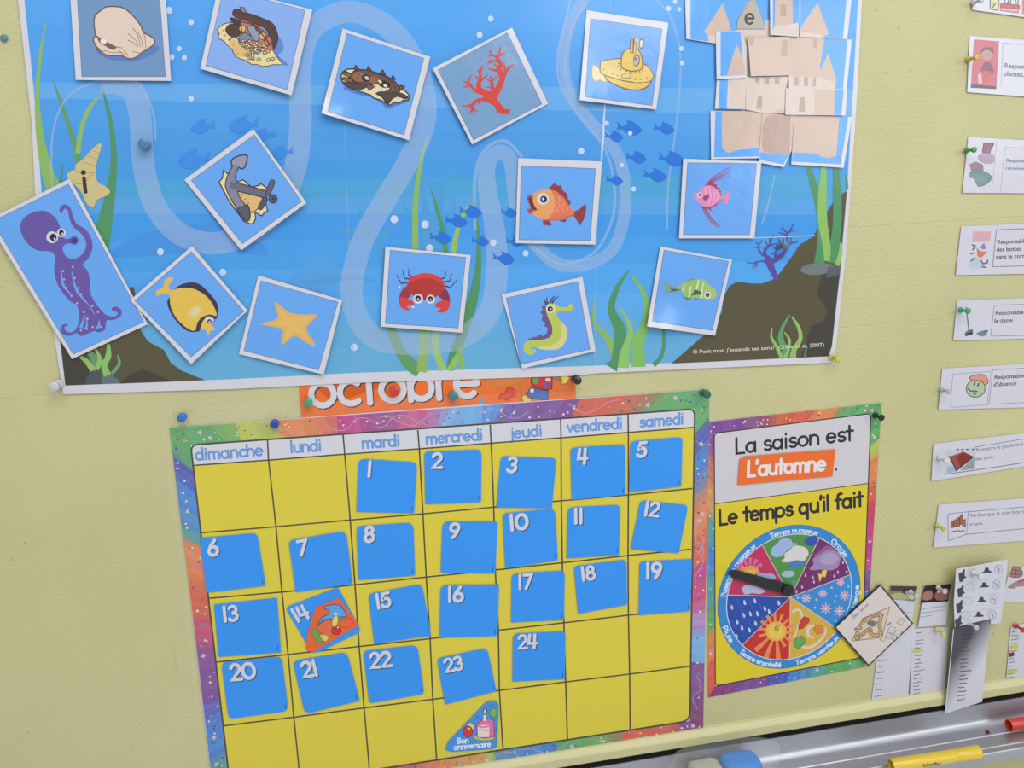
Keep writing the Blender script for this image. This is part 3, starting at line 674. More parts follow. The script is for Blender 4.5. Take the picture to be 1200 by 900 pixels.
# red coral
t, A = card('coral_card', [(507, 80), (600, 32.3), (642.3, 121.7), (553.3, 169.3)], [(513.6, 82), (594.3, 38.3), (635, 121.7), (555, 163.8)], 'square card of a red branching coral on grey blue', gx=-.00003, gy=.00001, bgc=(112, 150, 188))
A.fr(500, 40, 8.333); RC = (202, 62, 54)
A.poly([(560, 590), (640, 555), (680, 600), (690, 640), (740, 700), (760, 730), (820, 738), (790, 785), (690, 765), (665, 710), (600, 670), (555, 640)], RC, 2)
for pts, w in (([(650, 610), (700, 530), (740, 440), (760, 390), (800, 330), (850, 300)], (74, 14)), ([(765, 380), (755, 270)], (30, 12)), ([(740, 430), (705, 340), (725, 300), (690, 230), (705, 205), (720, 120)], (56, 14)), ([(710, 210), (770, 185)], (26, 14)), ([(700, 225), (640, 205), (615, 160)], (26, 12)), ([(640, 210), (595, 215)], (14, 10)), ([(690, 260), (590, 265)], (26, 12)), ([(640, 265), (590, 290)], (16, 8)), ([(705, 355), (650, 350), (605, 335)], (32, 12)), ([(690, 310), (650, 290)], (20, 8)), ([(650, 590), (640, 500), (635, 460), (680, 420)], (46, 12)), ([(640, 520), (575, 520)], (22, 8)), ([(635, 460), (620, 410)], (18, 10)), ([(635, 470), (590, 440)], (20, 8)), ([(610, 590), (520, 545), (508, 480), (528, 440), (522, 380), (545, 310)], (64, 14)), ([(525, 440), (480, 410)], (28, 10)), ([(530, 450), (600, 400)], (26, 8)), ([(520, 400), (505, 345)], (20, 10)), ([(510, 520), (485, 490)], (20, 10)), ([(540, 575), (470, 548), (430, 500), (408, 470), (435, 405)], (38, 12)), ([(410, 480), (360, 460)], (20, 10)), ([(430, 500), (360, 520)], (22, 10)), ([(430, 490), (460, 480)], (14, 8)), ([(580, 640), (500, 640), (450, 680), (400, 700), (345, 700)], (34, 10)), ([(450, 680), (440, 740), (420, 780)], (28, 10)), ([(440, 720), (490, 750)], (20, 10)), ([(450, 720), (460, 780)], (20, 10)), ([(430, 700), (400, 740)], (16, 8)), ([(500, 650), (525, 695)], (18, 10)), ([(480, 660), (480, 690)], (16, 8))):
    A.line(pts, w, RC, smooth=3)
A.build('printed_coral', t)
# yellow submarine
t, A = card('submarine_card', [(687.3, 12), (783.3, 26.7), (769, 128.3), (679.3, 117.3)], [(692.2, 22.2), (775.8, 34), (764, 123.5), (685.8, 113.3)], 'square card of a yellow submarine with periscope', gx=.000004, gy=.00002, curl=((683, 126), .0048, 72))
A.fr(670, 20, 10); SB = (104, 86, 60)
A.poly([(240, 570), (285, 565), (320, 600), (345, 620), (420, 740), (375, 760), (325, 735), (285, 760), (240, 700)], (218, 204, 160), 2, line=(170, 150, 104), lw=8)
A.poly([(400, 680), (600, 745), (800, 768), (925, 745), (880, 820), (760, 856), (600, 830), (430, 750)], (222, 182, 88), 3, line=SB, lw=11)
A.poly([(335, 560), (350, 515), (450, 498), (580, 488), (830, 545), (900, 590), (955, 680), (920, 750), (800, 766), (600, 745), (400, 685), (335, 640)], (216, 192, 110), 3, line=SB, lw=9)
A.poly([(680, 640), (840, 560), (900, 592), (953, 680), (918, 748), (800, 764), (700, 752)], (220, 186, 92), 2)
A.poly([(690, 270), (722, 268), (716, 425), (680, 418)], (214, 172, 84), 0, line=SB, lw=8); A.poly([(735, 245), (765, 247), (752, 425), (722, 418)], (220, 188, 110), 0, line=SB, lw=8)
A.poly([(580, 560), (590, 440), (640, 382), (700, 362), (775, 380), (818, 460), (830, 560), (800, 618), (690, 632), (600, 600)], (220, 184, 88), 3, line=SB, lw=10)
A.poly([(690, 300), (720, 300), (716, 425), (682, 418)], (214, 172, 84), 0, line=SB, lw=6); A.poly([(732, 300), (757, 300), (745, 425), (722, 418)], (222, 190, 112), 0, line=SB, lw=6)
A.line([(768, 360), (775, 300), (765, 255)], 26, (204, 176, 120)); A.ell(820, 310, 30, 64, (112, 94, 64), 5); A.ell(815, 312, 17, 46, (214, 206, 198), 5)
A.ell(760, 505, 40, 74, (118, 98, 80), 6); A.ell(756, 508, 27, 56, (186, 176, 176), 6); A.ell(752, 490, 16, 20, (120, 96, 90))
for x, y in ((550, 545), (545, 580), (575, 612), (640, 632), (685, 640), (745, 642), (797, 640), (835, 585), (830, 622), (375, 615), (422, 645), (480, 665), (535, 685), (745, 728), (810, 728), (880, 714)): A.ell(x, y, 9, 10, (132, 110, 66))
A.line([(575, 690), (620, 660), (705, 655), (680, 715), (600, 710)], 7, SB, closed=True)
A.build('printed_submarine', t)
# anchor
t, A = card('anchor_card', [(216, 210.7), (296.7, 151), (359.3, 237.7), (282.7, 293.3)], [(224.2, 211.3), (298, 158), (353.1, 236), (284, 285.5)], 'tilted square card of a grey anchor on sand', gx=.00004, gy=.00002)
A.fr(210, 160, 7.895); AL = (60, 56, 70)
A.poly([(408, 312), (450, 345), (500, 395), (545, 420), (590, 400), (670, 468), (745, 450), (750, 432), (812, 478), (800, 610), (818, 690), (790, 700), (765, 735), (700, 700), (708, 755), (690, 800), (662, 810), (600, 785), (530, 690), (460, 595), (368, 420), (400, 385)], (216, 204, 150), 0, line=AL, lw=9)
A.poly([(530, 490), (760, 560), (770, 620), (700, 690), (640, 700), (560, 640), (520, 560)], (212, 176, 112), 2, line=AL, lw=7)
for x, y in ((545, 530), (585, 535), (565, 590), (610, 580), (640, 615), (685, 655), (675, 705)): A.ell(x, y, 7, 8, (150, 112, 72))
def both(f, *a):
    pass
A.blade([(540, 250), (488, 350), (480, 450), (515, 560), (580, 660), (625, 720)], (60, 74, 118, 90, 92, 60), AL)
A.blade([(470, 450), (620, 488), (800, 535)], (88, 82, 76), AL)
A.poly([(478, 240), (505, 200), (575, 172), (632, 182), (608, 282), (570, 298), (545, 278), (515, 300)], (146, 142, 162), 2, line=AL, lw=10)
A.blade([(535, 260), (488, 350), (480, 450), (515, 560), (580, 660), (625, 720)], (40, 54, 98, 70, 72, 40), (128, 124, 144))
A.blade([(470, 450), (620, 488), (800, 535)], (66, 60, 54), (104, 100, 118))
A.poly([(535, 680), (590, 650), (632, 632), (655, 700), (648, 770), (610, 775)], (88, 84, 102), 2, line=AL, lw=10)
A.line([(862, 422), (822, 525)], 54, AL); A.line([(862, 422), (822, 525)], 36, (96, 92, 110)); A.line([(795, 580), (752, 655)], 54, AL); A.line([(795, 580), (752, 655)], 36, (84, 80, 96))
A.ell(868, 577, 42, 44, AL); A.ell(866, 577, 30, 32, (84, 80, 98)); A.ell(872, 575, 13, 14, AL)
A.build('printed_anchor', t)
# octopus
t, A = card('octopus_card', [(-15.6, 258.6), (81.7, 209.3), (173.3, 380), (84.3, 420.7)], [(-9, 259.5), (80, 215.8), (168.3, 376.9), (86, 415)], 'large oblong card of a purple octopus over the poster edge', d0=.0055, gx=-.000012, gy=.00001)
A.fr(0, 170, 3.4625); OC = (98, 80, 154)
A.poly([(82, 340), (92, 302), (130, 274), (180, 267), (222, 292), (242, 328), (252, 362), (262, 380), (290, 378), (304, 370), (317, 382), (310, 402), (290, 400), (265, 402), (254, 425), (272, 455), (308, 460), (340, 435), (350, 400), (332, 362), (300, 335), (282, 300), (276, 268), (262, 258), (250, 276), (241, 270), (246, 250), (264, 240), (285, 254), (296, 290), (312, 320), (345, 340), (370, 378), (375, 420), (358, 460), (335, 484), (355, 510), (365, 550), (365, 590), (380, 630), (428, 688), (468, 694), (478, 680), (458, 672), (452, 665), (470, 655), (492, 670), (490, 694), (460, 710), (432, 712), (426, 748), (400, 760), (380, 755), (330, 775), (310, 762), (280, 775), (252, 765), (244, 745), (258, 726), (278, 728), (262, 738), (268, 755), (290, 760), (312, 740), (322, 700), (312, 652), (280, 630), (236, 570), (220, 510), (226, 460), (206, 432), (150, 427), (105, 392)], OC, 3)
for pts, w in (([(247, 500), (256, 565), (292, 612)], (2, 11, 2)), ([(290, 512), (312, 590), (362, 650)], (2, 11, 2)), ([(362, 650), (385, 690)], (5, 2)), ([(345, 690), (328, 742)], (3, 14)), ([(350, 700), (352, 735), (335, 748)], (3, 8, 3)), ([(402, 712), (400, 735), (385, 748)], (3, 12, 3))):
    A.blade(pts, w, CB)
for x, y in ((255, 512), (260, 545), (268, 580), (290, 612), (312, 642), (295, 495), (303, 540), (320, 580), (330, 605), (345, 632), (375, 653), (398, 678), (340, 678), (355, 705), (352, 745), (376, 738), (328, 752), (410, 738)): A.ell(x, y, 4.5, 4.5, (204, 156, 186), n=8)
A.ell(301, 387, 17, 17, (92, 72, 146)); A.ell(301, 387, 9, 10, (62, 46, 104))
A.ell(212, 374, 24, 24, WHITE); A.ell(216, 374, 14, 15, (36, 34, 38)); A.ell(221, 380, 4, 4, WHITE); A.ell(249, 356, 18, 18, WHITE); A.ell(249, 355, 10, 12, (36, 34, 38)); A.ell(253, 359, 3.5, 4, WHITE)
A.build('printed_octopus', t)
# butterfly fish
t, A = card('butterfly_fish_card', [(152.3, 351.7), (225, 288.3), (290, 364), (224, 426.7)], [(158.3, 352.3), (224.3, 295), (285.7, 365), (224, 418.3)], 'tilted square card of a yellow and black butterfly fish', d0=.0074, gx=.00001, gy=.00003)
A.fr(150, 290, 8.333); YF, BK = (216, 180, 78), (56, 46, 66)
A.poly([(445, 415), (520, 362), (620, 340), (700, 360), (790, 440), (865, 535), (882, 620), (850, 700), (700, 808), (620, 826), (540, 790), (440, 680), (392, 580), (385, 520), (410, 480)], BK, 3)
A.poly([(430, 430), (398, 400), (408, 350), (445, 305), (400, 292), (358, 330), (342, 388), (275, 425), (282, 470), (330, 458), (395, 452), (425, 490)], (218, 176, 78), 3)
A.poly([(405, 440), (470, 405), (580, 394), (680, 420), (780, 490), (845, 590), (865, 665), (800, 662), (730, 690), (680, 740), (655, 812), (580, 790), (480, 700), (420, 590), (408, 490)], YF, 3)
A.ell(650, 632, 82, 50, (214, 192, 112), -38); A.ell(660, 625, 52, 32, (212, 198, 140), -38)
A.line([(858, 688), (800, 668), (730, 694), (692, 745), (680, 806)], (22, 36), BK, smooth=3)
A.poly([(840, 705), (785, 680), (735, 710), (705, 800), (755, 800), (775, 850), (795, 850), (803, 815), (858, 800), (822, 765)], (218, 180, 80), 2)
A.ell(798, 706, 44, 32, WHITE, 20); A.ell(795, 722, 21, 22, BK); A.ell(796, 726, 9, 10, WHITE); A.line([(815, 748), (850, 712)], 7, BK)
A.build('printed_butterfly_fish', t)
# starfish
t, A = card('starfish_card', [(302.7, 322.7), (401, 351.7), (379.3, 439), (280, 415)], [(306, 329.3), (396, 354), (373.3, 433.3), (286, 410.7)], 'square card of an orange yellow starfish', d0=.0056, gx=.00002)
A.fr(270, 200, 3)
A.poly([(154, 460), (182, 480), (212, 500), (258, 506), (306, 506), (286, 530), (266, 556), (284, 588), (299, 618), (262, 602), (226, 580), (202, 598), (180, 614), (180, 588), (185, 560), (148, 548), (106, 540), (136, 530), (166, 519), (162, 490)], (212, 168, 88), 2)
A.poly([(160, 470), (208, 515), (290, 512), (250, 550), (288, 606), (226, 565), (188, 600), (198, 550), (130, 538), (180, 526)], (218, 176, 98), 2)
A.build('printed_starfish', t)
# crab
t, A = card('crab_card', [(451.7, 289.3), (551.7, 299), (541.7, 390), (446, 382.7)], [(457.3, 293.3), (545.7, 301.7), (536.7, 384.3), (451.7, 379)], 'square card of a red crab with white eyes', gx=-.00002, gy=.00003)
A.fr(440, 288, 10)
for pts in ([(425, 362), (390, 347), (390, 268)], [(405, 388), (337, 382), (318, 282)], [(375, 430), (302, 440), (248, 342)], [(765, 390), (812, 375), (826, 298)], [(790, 428), (870, 412), (896, 330)], [(800, 465), (880, 492), (948, 404)]): A.line(pts, (20, 8), (70, 52, 100))
A.poly([(380, 470), (310, 520), (278, 600), (290, 660), (350, 640), (420, 570)], (146, 50, 66), 3); A.poly([(800, 500), (850, 540), (873, 620), (865, 670), (800, 640), (740, 580)], (128, 46, 66), 3)
A.poly([(275, 620), (330, 600), (430, 645), (456, 690), (380, 706), (374, 722), (412, 755), (340, 748), (285, 705)], (204, 62, 56), 2); A.poly([(688, 706), (740, 655), (820, 640), (868, 650), (872, 700), (840, 760), (780, 786), (712, 776), (762, 742), (756, 734)], (204, 58, 52), 2)
A.ell(588, 472, 222, 152, (172, 48, 46)); A.poly([(368, 460), (400, 395), (500, 336), (600, 320), (710, 352), (780, 410), (808, 470), (760, 430), (660, 385), (540, 380), (430, 420)], (206, 60, 50), 3)
A.line([(450, 610), (560, 628), (700, 610)], 14, (150, 40, 44), smooth=3)
for x, y, r in ((500, 622, 58), (646, 628, 53)): A.ell(x, y, r, r*1.02, WHITE); A.ell(x-2, y-5, r*.58, r*.6, (34, 32, 36)); A.ell(x, y+4, r*.2, r*.22, WHITE)
A.ell(282, 485, 12, 12, (214, 222, 236)); A.ell(440, 718, 13, 13, (214, 222, 236))
A.build('printed_crab', t)
# orange fish
t, A = card('orange_fish_card', [(607.3, 185.3), (705.7, 189.3), (697.7, 286.7), (604, 285)], [(611, 194.3), (697.7, 197.7), (691.7, 281.7), (608.3, 281)], 'square card of an orange fish with open mouth', gx=.00001)
A.fr(600, 190, 11.11); FN = (140, 54, 64)
A.poly([(785, 650), (870, 620), (940, 550), (965, 560), (965, 640), (930, 760), (880, 828), (850, 770), (795, 690)], FN, 0)
A.poly([(460, 365), (548, 268), (598, 308), (638, 298), (662, 370), (720, 412), (730, 482), (770, 512), (742, 590), (660, 500), (580, 410)], FN, 0)
A.poly([(400, 750), (480, 745), (520, 815), (480, 830), (450, 820), (405, 822)], FN, 0); A.poly([(600, 760), (725, 735), (690, 785)], FN, 0)
A.poly([(258, 435), (340, 375), (450, 358), (560, 375), (660, 450), (740, 560), (805, 645), (800, 692), (700, 715), (560, 752), (400, 752), (290, 690), (262, 640), (262, 470)], (220, 152, 92), 3)
A.poly([(515, 368), (600, 400), (690, 480), (755, 590), (803, 648), (798, 690), (640, 730), (470, 752), (535, 650), (560, 540), (548, 450)], (212, 112, 78), 3)
A.line([(400, 752), (560, 752), (700, 718), (795, 692)], 16, (200, 84, 76), smooth=3)
for p in ([(600, 450), (625, 490), (600, 520), (625, 560), (590, 600), (610, 650)], [(660, 500), (680, 550), (650, 590), (670, 640)], [(710, 560), (725, 610), (700, 650)], [(560, 560), (575, 620), (545, 660)]): A.line(p, 9, (226, 166, 128), smooth=3)
A.poly([(190, 450), (232, 424), (278, 450), (270, 500), (305, 590), (332, 622), (275, 640), (260, 672), (212, 662), (200, 612), (242, 600), (212, 530)], (164, 74, 78), 2); A.poly([(215, 472), (252, 466), (278, 560), (330, 622), (262, 606), (240, 545)], (74, 42, 62), 2)
A.ell(403, 478, 77, 78, WHITE); A.ell(412, 483, 44, 46, (34, 32, 40)); A.ell(405, 478, 17, 18, WHITE)
A.build('printed_orange_fish', t)
# seahorse
t, A = card('seahorse_card', [(587.5, 345), (682.5, 324.5), (698, 411.3), (612, 432)], [(593.3, 349.3), (677, 330), (691.3, 409.3), (611, 426.5)], 'square card of a yellow green seahorse', gx=.00001)
A.fr(580, 330, 10); SG = (178, 190, 82)
A.poly([(610, 285), (545, 290), (562, 330), (530, 362), (560, 390), (548, 455), (592, 480), (578, 520), (616, 540), (610, 600), (560, 640), (548, 622), (500, 630), (490, 650), (440, 648), (430, 665), (390, 665), (400, 690), (560, 680), (680, 640), (690, 560), (650, 450), (600, 360)], (104, 78, 126), 0)
A.poly([(598, 310), (640, 252), (700, 258), (760, 300), (850, 295), (872, 264), (910, 272), (917, 312), (880, 342), (760, 345), (722, 382), (760, 450), (830, 520), (850, 600), (832, 700), (762, 780), (640, 802), (520, 782), (450, 764), (418, 780), (422, 802), (450, 788), (480, 812), (450, 850), (400, 860), (345, 822), (335, 752), (370, 700), (460, 690), (600, 672), (665, 622), (668, 520), (622, 420)], SG, 3)
A.poly([(765, 465), (830, 530), (848, 610), (820, 710), (750, 783), (600, 800), (490, 772), (640, 752), (740, 700), (785, 600)], (204, 198, 134), 3)
A.ell(652, 318, 56, 54, (206, 204, 160)); A.ell(648, 322, 31, 32, (36, 34, 44)); A.ell(655, 322, 10, 11, WHITE)
for p in ([(605, 272), (570, 208)], [(622, 252), (604, 225), (612, 185)], [(650, 246), (665, 205), (702, 165)], [(672, 250), (695, 205), (745, 178)]): A.line(p, (20, 8), (52, 46, 84), smooth=3)
A.build('printed_seahorse', t)
# green fish
t, A = card('green_fish_card', [(773.8, 288.8), (858, 304.5), (838, 393.3), (758.3, 382.5)], [(778.3, 293.3), (853.8, 306.3), (834.5, 387), (764.5, 376.3)], 'square card of a striped green fish', gx=-.00001, gy=.00002, curl=((768, 399), .0105, 64))
A.fr(750, 290, 10)
A.poly([(275, 382), (350, 440), (440, 475), (520, 495), (440, 515), (350, 532), (285, 548), (300, 480)], (122, 152, 128), 0); A.poly([(340, 475), (480, 497), (345, 525), (378, 497)], (66, 100, 92), 0)
A.poly([(545, 405), (575, 375), (642, 358), (665, 400)], (110, 148, 96), 0); A.poly([(495, 570), (560, 628), (610, 590)], (104, 122, 108), 0); A.poly([(630, 595), (655, 618), (675, 595)], (104, 122, 108)); A.poly([(690, 595), (715, 620), (735, 592)], (104, 122, 108))
A.poly([(435, 470), (520, 412), (640, 380), (740, 375), (820, 450), (885, 495), (895, 560), (880, 596), (830, 606), (720, 596), (600, 585), (520, 572), (490, 500)], (150, 178, 98), 3)
A.poly([(740, 376), (820, 450), (885, 495), (895, 560), (880, 596), (830, 606), (735, 596), (760, 480)], (158, 184, 96), 2)
for p in ([(517, 432), (505, 505)], [(597, 455), (573, 582)], [(690, 382), (660, 492)], [(742, 415), (716, 592)]): A.line(p, (12, 20), (204, 214, 188))
A.poly([(595, 565), (630, 520), (640, 488), (722, 520), (716, 548), (650, 556)], (64, 92, 80), 0)
A.ell(790, 558, 41, 42, WHITE); A.ell(790, 556, 24, 26, (36, 34, 36)); A.ell(786, 562, 8, 8, WHITE)
A.build('printed_green_fish', t)
# pink fish
t, A = card('pink_fish_card', [(800.7, 186), (892.3, 189.3), (884, 279.3), (795.7, 279.3)], [(806, 190.7), (886.7, 191.8), (878.3, 275), (800.7, 275)], 'square card of a pink fish with long trailing fins', d0=.0064)
A.fr(790, 185, 11.11); PK, PD_ = (212, 130, 172), (152, 62, 104)
for p in ([(420, 350), (560, 215), (740, 118)], [(440, 340), (580, 230), (742, 152)], [(460, 330), (600, 240), (722, 200)], [(480, 325), (600, 272), (722, 238)], [(365, 630), (430, 780), (560, 900)], [(385, 640), (455, 770), (578, 895)], [(405, 645), (480, 780), (602, 890)], [(430, 645), (515, 712)]): A.line(p, (16, 9), (150, 70, 120), smooth=4)
A.poly([(375, 390), (480, 270), (505, 320), (560, 370), (440, 370)], (160, 54, 86), 0)
for x, y in ((500, 335), (545, 358), (580, 398), (600, 440), (548, 610), (500, 635), (470, 665)): A.ell(x, y, 13, 16, PD_, 30)
A.line([(400, 372), (480, 350), (545, 385), (590, 450), (605, 490)], 26, (152, 52, 92), smooth=3); A.line([(360, 640), (450, 648), (540, 605), (600, 548)], 22, (160, 58, 100), smooth=3)
A.poly([(245, 455), (300, 462), (350, 400), (400, 365), (480, 360), (560, 410), (605, 480), (605, 540), (540, 600), (450, 640), (380, 635), (330, 590), (270, 535)], PK, 3)
A.poly([(595, 508), (660, 490), (700, 432), (728, 448), (712, 520), (695, 608), (662, 592), (640, 545), (600, 535)], PK, 2)
for p in ([(400, 390), (415, 470)], [(450, 380), (480, 500), (440, 620)], [(510, 400), (530, 500), (490, 610)], [(555, 430), (570, 510), (540, 580)]): A.line(p, 14, (220, 164, 192), smooth=3)
A.poly([(372, 525), (400, 490), (445, 475), (458, 498), (440, 535), (400, 555)], (148, 58, 104), 2)
A.ell(330, 487, 33, 34, WHITE); A.ell(333, 485, 18, 20, (60, 50, 66)); A.ell(335, 490, 6, 7, WHITE)
A.build('printed_pink_fish', t)

# ------------------------------------------------------------------ the sand castle puzzle: cut pieces side by side
TAN, TAN2, TAN3, SKY = (198, 172, 154), (206, 188, 176), (178, 148, 136), (84, 156, 232)
FC = 5.624
def piece(name, q, d0, label, shapes, border=(), gy=.00002, gx=0):
    q = [(800+x/FC, y/FC) for x, y in q]
    dep = tilt(q, d0, gx, gy)
    low = min(dep(*p) for p in q)
    if low < .0035: d0 += .0035-low; dep = tilt(q, d0, gx, gy)
    cx = sum(p[0] for p in q)/len(q); cy = sum(p[1] for p in q)/len(q)
    t = thing(name, W(cx, cy, d0), label, 'puzzle piece', 'cut pieces of the sand castle picture')
    sheet('card', q, dep, .0004, ink(WHITE, 'lam'), t)
    A = Art(lambda x, y: dep(x, y)+.00003, 'lam'); A.fr(800, 0, FC)
    for s in shapes:
        A.poly(s[0], s[1])
    A.build('printed_castle_fragment', t)
    return t
A = Art(zs(24), 'poster'); A.fr(800, 0, FC)             # castle printed on the poster itself, seen between the pieces
A.poly([(345, 195), (545, 195), (545, 130), (600, 130), (600, 260), (440, 300), (380, 300)], TAN2); A.poly([(440, -10), (475, -10), (545, 190), (360, 190), (358, 140)], (176, 166, 150))
A.poly([(400, 240), (940, 240), (940, 760), (380, 760)], TAN)
A.build('printed_castle', poster)
A = Art(zs(28), 'poster'); A.fr(800, 0, FC)
A.text('e', (413, 158), (470, 158), 110, (60, 56, 56), 15)
A.build('letter', poster)
def blue(q): return (q, SKY)
piece('castle_piece', [(15, -60), (575, -60), (545, -20), (360, 140), (330, 195), (220, 205), (216, 285), (24, 256)][:2]+[(440, 0), (352, 140), (345, 206), (220, 206), (216, 286), (24, 256)], .0046, 'cut castle piece with blue sky and small left turret top',
      [([(50, -60), (500, -60), (440, 0), (352, 140), (345, 204), (222, 204), (218, 280), (52, 258)], SKY), ([(265, 20), (320, 200), (222, 204), (218, 240), (170, 232), (140, 210)], TAN), ([(222, 204), (216, 284), (172, 276), (165, 232), (218, 240)], TAN2)])
piece('castle_piece', [(575, -60), (775, -60), (765, 242), (578, 230)], .0058, 'tall narrow cut castle piece showing the middle tower with light window',
      [([(595, -60), (612, -60), (612, 200), (592, 210)], SKY), ([(725, -60), (770, -60), (764, 200), (725, 190)], SKY), ([(612, -60), (727, -60), (722, 190), (606, 200)], TAN), ([(600, 180), (764, 150), (762, 236), (585, 226)], TAN2), ([(645, 30), (680, 30), (682, 105), (643, 105)], TAN3)], gy=.00003)
piece('castle_piece', [(775, -60), (1120, -60), (1085, 258), (770, 242)], .0048, 'cut castle piece with blue sky and pointed right turret top',
      [([(778, -60), (1085, -60), (1056, 252), (775, 240)], SKY), ([(888, 20), (962, 215), (950, 236), (775, 222), (782, 175)], TAN), ([(775, 205), (930, 232), (920, 250), (772, 240)], TAN2)])
piece('castle_piece', [(218, 205), (385, 205), (420, 300), (420, 512), (224, 524)], .0060, 'small cut castle piece with left lower spire and white left edge',
      [([(250, 207), (382, 207), (395, 380), (395, 495), (250, 500)], SKY), ([(355, 290), (410, 430), (415, 495), (292, 495)], TAN), ([(384, 207), (418, 300), (418, 460), (395, 390)], TAN2)])
piece('castle_piece', [(430, 252), (700, 240), (705, 496), (450, 502)], .0066, 'cut castle piece of plain tan wall with two arrow slits',
      [([(432, 254), (699, 242), (704, 494), (451, 500)], TAN), ([(440, 235), (470, 250), (470, 305), (440, 300)], TAN3), ([(660, 265), (694, 265), (690, 372), (644, 368)], TAN3)], gx=-.00003)
piece('castle_piece', [(700, 238), (940, 250), (1115, 262), (1080, 588), (700, 582)], .0050, 'cut castle piece with right lower spire and white right edge',
      [([(702, 240), (935, 252), (910, 470), (912, 500), (1004, 545), (1000, 585), (702, 580)], TAN), ([(935, 252), (1086, 262), (1056, 586), (1002, 584), (1012, 530), (958, 350), (912, 470), (905, 440)], SKY), ([(958, 350), (1014, 530), (1000, 542), (905, 500), (908, 465)], TAN), ([(862, 255), (890, 255), (886, 318), (858, 315)], TAN3), ([(702, 500), (905, 508), (1002, 545), (1000, 584), (702, 580)], TAN2), ([(735, 505), (765, 505), (765, 565), (735, 565)], TAN3), ([(800, 505), (828, 507), (826, 568), (798, 566)], TAN3), ([(860, 508), (880, 508), (876, 570), (856, 570)], TAN3)])
piece('castle_piece', [(225, 530), (418, 510), (412, 720), (213, 716)], .0054, 'small cut castle piece at left below the lower spire',
      [([(245, 528), (300, 523), (290, 718), (238, 716)], SKY), ([(302, 523), (417, 512), (411, 718), (292, 718)], TAN2)])
piece('castle_piece', [(418, 508), (700, 502), (678, 585), (678, 748), (520, 744), (415, 722)], .0050, 'cut castle piece with battlements and pinkish arrow slit',
      [([(420, 510), (698, 504), (677, 585), (677, 746), (520, 742), (416, 720)], TAN2), ([(495, 630), (525, 630), (522, 718), (484, 715)], TAN3), ([(480, 512), (505, 512), (503, 548), (478, 545)], TAN3), ([(540, 510), (570, 510), (568, 555), (538, 552)], TAN3), ([(608, 508), (640, 508), (636, 560), (604, 556)], TAN3), ([(640, 715), (677, 720), (677, 746), (590, 744)], TAN)])
piece('castle_piece', [(680, 582), (1005, 586), (1086, 588), (1072, 762), (676, 756)], .0062, 'wide cut castle piece with one arrow slit and right white edge',
      [([(682, 584), (1003, 588), (996, 758), (678, 754)], TAN2), ([(1004, 588), (1062, 589), (1046, 760), (997, 758)], SKY), ([(870, 586), (1003, 588), (996, 758), (866, 757)], TAN), ([(772, 640), (804, 640), (806, 738), (764, 738)], TAN3)], gy=.00004)
f4 = lambda pts: [((680+x/3-800)*FC, y/3*FC) for x, y in pts]
piece('castle_piece', f4([(458, 390), (640, 392), (630, 556), (460, 560)]), .0046, 'bottom left cut castle piece with wavy wall base',
      [(f4([(475, 392), (500, 392), (500, 522), (520, 537), (560, 525), (630, 520), (629, 550), (470, 553)]), SKY), (f4([(498, 391), (639, 393), (631, 520), (560, 522), (530, 537), (505, 528), (499, 515)]), TAN)])
piece('castle_piece', f4([(640, 398), (752, 404), (742, 530), (716, 588), (628, 572)]), .0054, 'bottom middle cut castle piece with round topped doorway',
      [(f4([(641, 399), (751, 405), (742, 528), (715, 578), (630, 562)]), SKY), (f4([(640, 399), (751, 405), (743, 530), (720, 545), (629, 535)]), TAN), (f4([(640, 520), (640, 440), (655, 412), (690, 400), (740, 404), (735, 545), (645, 535)]), TAN3)])
piece('castle_piece', f4([(752, 404), (955, 411), (926, 590), (742, 578)]), .0048, 'bottom right cut castle piece with wavy wall base and white edges',
      [(f4([(753, 405), (943, 411), (915, 578), (744, 568)]), SKY), (f4([(753, 405), (911, 410), (900, 548), (870, 556), (845, 550), (835, 540), (746, 535)]), TAN)])
# ------------------------------------------------------------------ month strip
def F(pts, ox, oy, s): return [(ox+x/s, oy+y/s) for x, y in pts]
q = [(348, 424), (673, 414), (675, 469.5), (353.5, 494)]
mo = thing('month_strip', W(510, 455, .001), 'orange october month strip tucked behind the sea poster and the calendar', 'month sign')
sheet('strip', q, .0009, .0004, ink((226, 108, 40), 'card'), mo)
A = Art(.00094, 'card'); A.fr(345, 435, 6.667)
A.poly([(30, 0), (400, -60), (1300, -100), (700, 120), (300, 250)], (222, 100, 36), 0, .6); A.poly([(1400, 30), (2160, -30), (2180, 190), (1700, 210)], (232, 132, 70), 0, .5); A.poly([(1350, 20), (1480, 60), (1560, 130), (1800, 60), (1700, -20)], (240, 150, 84), 3, .5)
A.build('printed_swirl', mo)
A = Art(.00097, 'card'); A.fr(345, 435, 6.667)
A.text('octobre', (138, 277), (1446, 190), 293, WHITE, 47, shadow=((1.3, 1.2), (62, 40, 34)))
A.build('lettering', mo)
A = Art(.00097, 'card'); A.fr(520, 430, 6.667)
A.poly([(430, 245), (445, 210), (480, 205), (490, 170), (520, 165), (550, 175), (555, 220), (520, 240), (495, 262), (465, 250), (435, 255)], (206, 72, 52), 2, line=(150, 50, 40), lw=5)
A.poly([(610, 230), (640, 215), (660, 240), (690, 255), (680, 275), (620, 280), (615, 255)], (220, 190, 84), 0, line=(120, 90, 40), lw=4)
A.poly([(690, 150), (740, 175), (740, 250), (700, 248), (640, 215)], (70, 104, 168), 0, line=DK, lw=4); A.poly([(740, 175), (815, 185), (815, 258), (735, 252)], (72, 108, 176), 0, line=DK, lw=4); A.ell(690, 185, 16, 16, (214, 200, 190))
